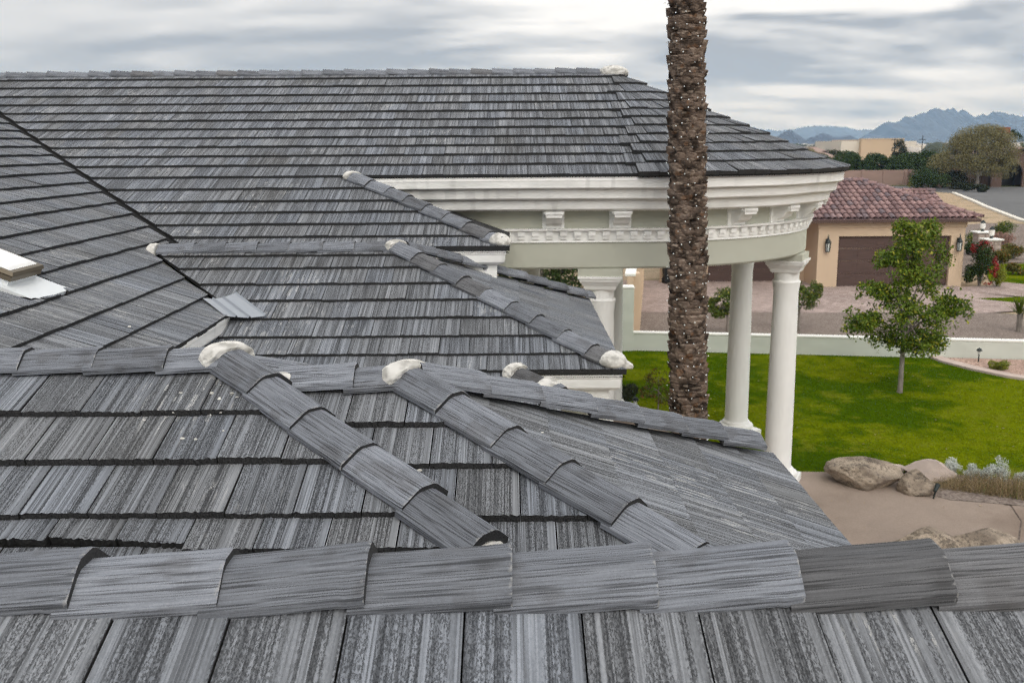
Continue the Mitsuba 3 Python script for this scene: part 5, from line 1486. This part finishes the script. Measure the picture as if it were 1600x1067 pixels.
boulder((6.36, 16.42, GZ + 0.17), (0.76, 0.46, 0.44), -14, 201, 'big brown boulder at the lawn edge right of the column base', tail=0.55)
boulder((7.08, 15.95, GZ + 0.10), (0.34, 0.27, 0.32), -30, 202, 'angular tan stone right of the big boulder', amp=0.2)
boulder((7.60, 16.75, GZ + 0.10), (0.52, 0.42, 0.20), 8, 203, 'flat pale slab stone behind the angular stone', 'm_slab', name='flat_stone')
boulder((6.95, 17.05, GZ + 0.05), (0.40, 0.22, 0.12), 4, 204, 'low pale edging stone between boulder and flat slab', 'm_slab', name='flat_stone')
boulder((6.15, 13.35, GZ + 0.12), (0.62, 0.45, 0.42), 30, 205, 'grey brown boulder peeping over the nearest ridge')
boulder((6.95, 13.2, GZ + 0.12), (0.62, 0.5, 0.36), 0, 206, 'tan boulder right of the other one over the nearest ridge')
sil = [(8.10, 16.78, .17), (8.35, 16.60, .13), (8.58, 16.5, .15), (8.80, 16.52, .20), (9.05, 16.28, .14), (9.35, 16.15, .24), (9.62, 16.0, .20), (9.9, 15.85, .18), (6.72, 16.98, .11)]
for i, (x, y, s) in enumerate(sil):
    lab = ['silver leaved plant next to the flat slab stone', 'second silver plant from the flat slab', 'third silver plant in the row behind the dry grass', 'taller silver plant in the middle of the row', 'small silver plant right of the tall one', 'biggest silver plant of the row near the right edge',
           'silver plant just right of the biggest one', 'silver plant at the right edge of the row', 'lone silver sprig behind the big boulder'][i]
    bush('silver_plant', lab, 'plant', (x, y, GZ), (s, s, s * 0.95), 900, 'm_leaf_silver', 0.06, 210 + i, keep=0.9, asp=0.25, group='silver plants', stems=True)
r_ = np.random.default_rng(230)
n = 9000
q = np.c_[r_.uniform(7.3, 11.5, n), r_.uniform(-0.95, 0.15, n)]
yy = 16.55 - 0.32 * (q[:, 0] - 7.3) + q[:, 1] * (0.35 + 0.22 * np.clip(q[:, 0] - 7.3, 0, 3))
b0 = np.c_[q[:, 0], yy, np.full(n, GZ)]; hh = r_.uniform(0.10, 0.50, n) ** 1.2 * np.clip((q[:, 0] - 6.9) / 1.5, 0.35, 1)
hh *= 0.5 + meshkit.fbm(b0 * 2.2, 3, 5)
tip = b0 + np.c_[r_.normal(0.05, 0.17, n), r_.normal(-0.04, 0.13, n), hh]; a = r_.uniform(0, 6.28, n); s = np.c_[np.cos(a), np.sin(a), a * 0] * r_.uniform(0.0025, 0.0055, n)[:, None]
obj('dry_grass', (np.stack([b0 - s, b0 + s, tip], 1).reshape(-1, 3), np.arange(3 * n).reshape(-1, 3)), 'm_leaf_dry', uv=np.repeat(np.c_[r_.random(n), r_.random(n)], 3, 0), label='tangle of dry brown grass beside the walk', cat='grass', kind='stuff')
struct('planting_soil', flat([(6.9, 17.0), (8.3, 16.8), (9.6, 16.35), (11, 15.65), (12, 15.2), (12, 14.6), (8.6, 15.25), (7.5, 15.55), (6.9, 16.1)], GZ + 0.012), 'm_gravel', 'brown planting soil under the dry grass')
for i, (x, y) in enumerate(((6.55, 12.55), (6.95, 12.5), (7.65, 12.9), (7.95, 12.75), (7.3, 12.6))):
    bush('sprout', ['little green sprout left of the others by the boulders', 'second little sprout beside the tan boulder', 'tuft of green sprouts at the walk joint', 'rightmost tuft of green sprouts', 'yellow green sprout in the middle by the boulders'][i], 'plant', (x, y, GZ), (0.12, 0.12, 0.12), 220, 'm_leaf_citrus', 0.05, 240 + i, stems=False)


def path_lamp(x, y, label, h=0.42):
    k = thing('path_light', label, 'lamp')
    obj('stake', tube([(x, y, GZ - 0.05), (x, y, GZ + h * 0.6)], 0.018, 8), 'm_blacklamp', k)
    obj('glass', lathe([(0.04, h * 0.6), (0.045, h * 0.8)], (x, y, GZ), 10), 'm_lampglass', k)
    obj('hat', lathe([(0.075, h * 0.8 + 0.001), (0.08, h * 0.84), (0.05, h * 0.95), (0.015, h)], (x, y, GZ), 12), 'm_blacklamp', k)


path_lamp(12.95, 26.0, 'small black path light on the pink gravel bed')
path_lamp(2.78, 21.0, 'small black path light beside the round bush')
k = thing('spot_light', 'small dark spot light on a stake right of the angular stone', 'lamp')
obj('stake', tube([(7.22, 15.62, GZ - 0.02), (7.25, 15.62, GZ + 0.16)], 0.014, 8), 'm_blacklamp', k)
obj('head', tube([(7.22, 15.58, GZ + 0.15), (7.30, 15.66, GZ + 0.25)], [0.03, 0.042], 12), 'm_blacklamp', k)

# ------------------------------------------------------------------ crumbs of mortar on the near roof, leaf litter on lawn and walk
r_ = np.random.default_rng(301)
cr = []
for (px_, py_, s_, k) in ((-1.50, 4.80, 0.10, 9), (-1.42, 4.72, 0.12, 7), (-0.30, 4.05, 0.03, 4), (-0.62, 3.98, 0.05, 3), (-2.0, 4.5, 0.5, 6), (0.05, 4.2, 0.3, 5)):
    for _ in range(k):
        x, y = px_ + r_.normal(0, s_), py_ + r_.normal(0, s_)
        q = r_.uniform(0.003, 0.010)
        cr.append(ico(1, (q * 1.3, q, q * 0.7), (x, y, (B1Z(y) if x < -0.9 else B2Z(y)) + 0.012), 0.3, 2, int(r_.integers(99))))
obj('mortar_crumbs', cat_(cr), 'm_mortar', n1, kind='stuff')
p = np.c_[r_.uniform(4.5, 14, 160), r_.uniform(13.4, 26, 160), np.full(160, GZ + 0.02)]
v, f, uv = leaves(p, 0.06, r_, 0.6); v[:, 2] = GZ + 0.014 + 0.35 * np.abs(v[:, 2] - GZ - 0.02)
obj('leaf_litter', (v, f), 'm_leaf_dry', uv=uv, label='a few dry fallen leaves on lawn and walk', cat='leaves', kind='stuff')
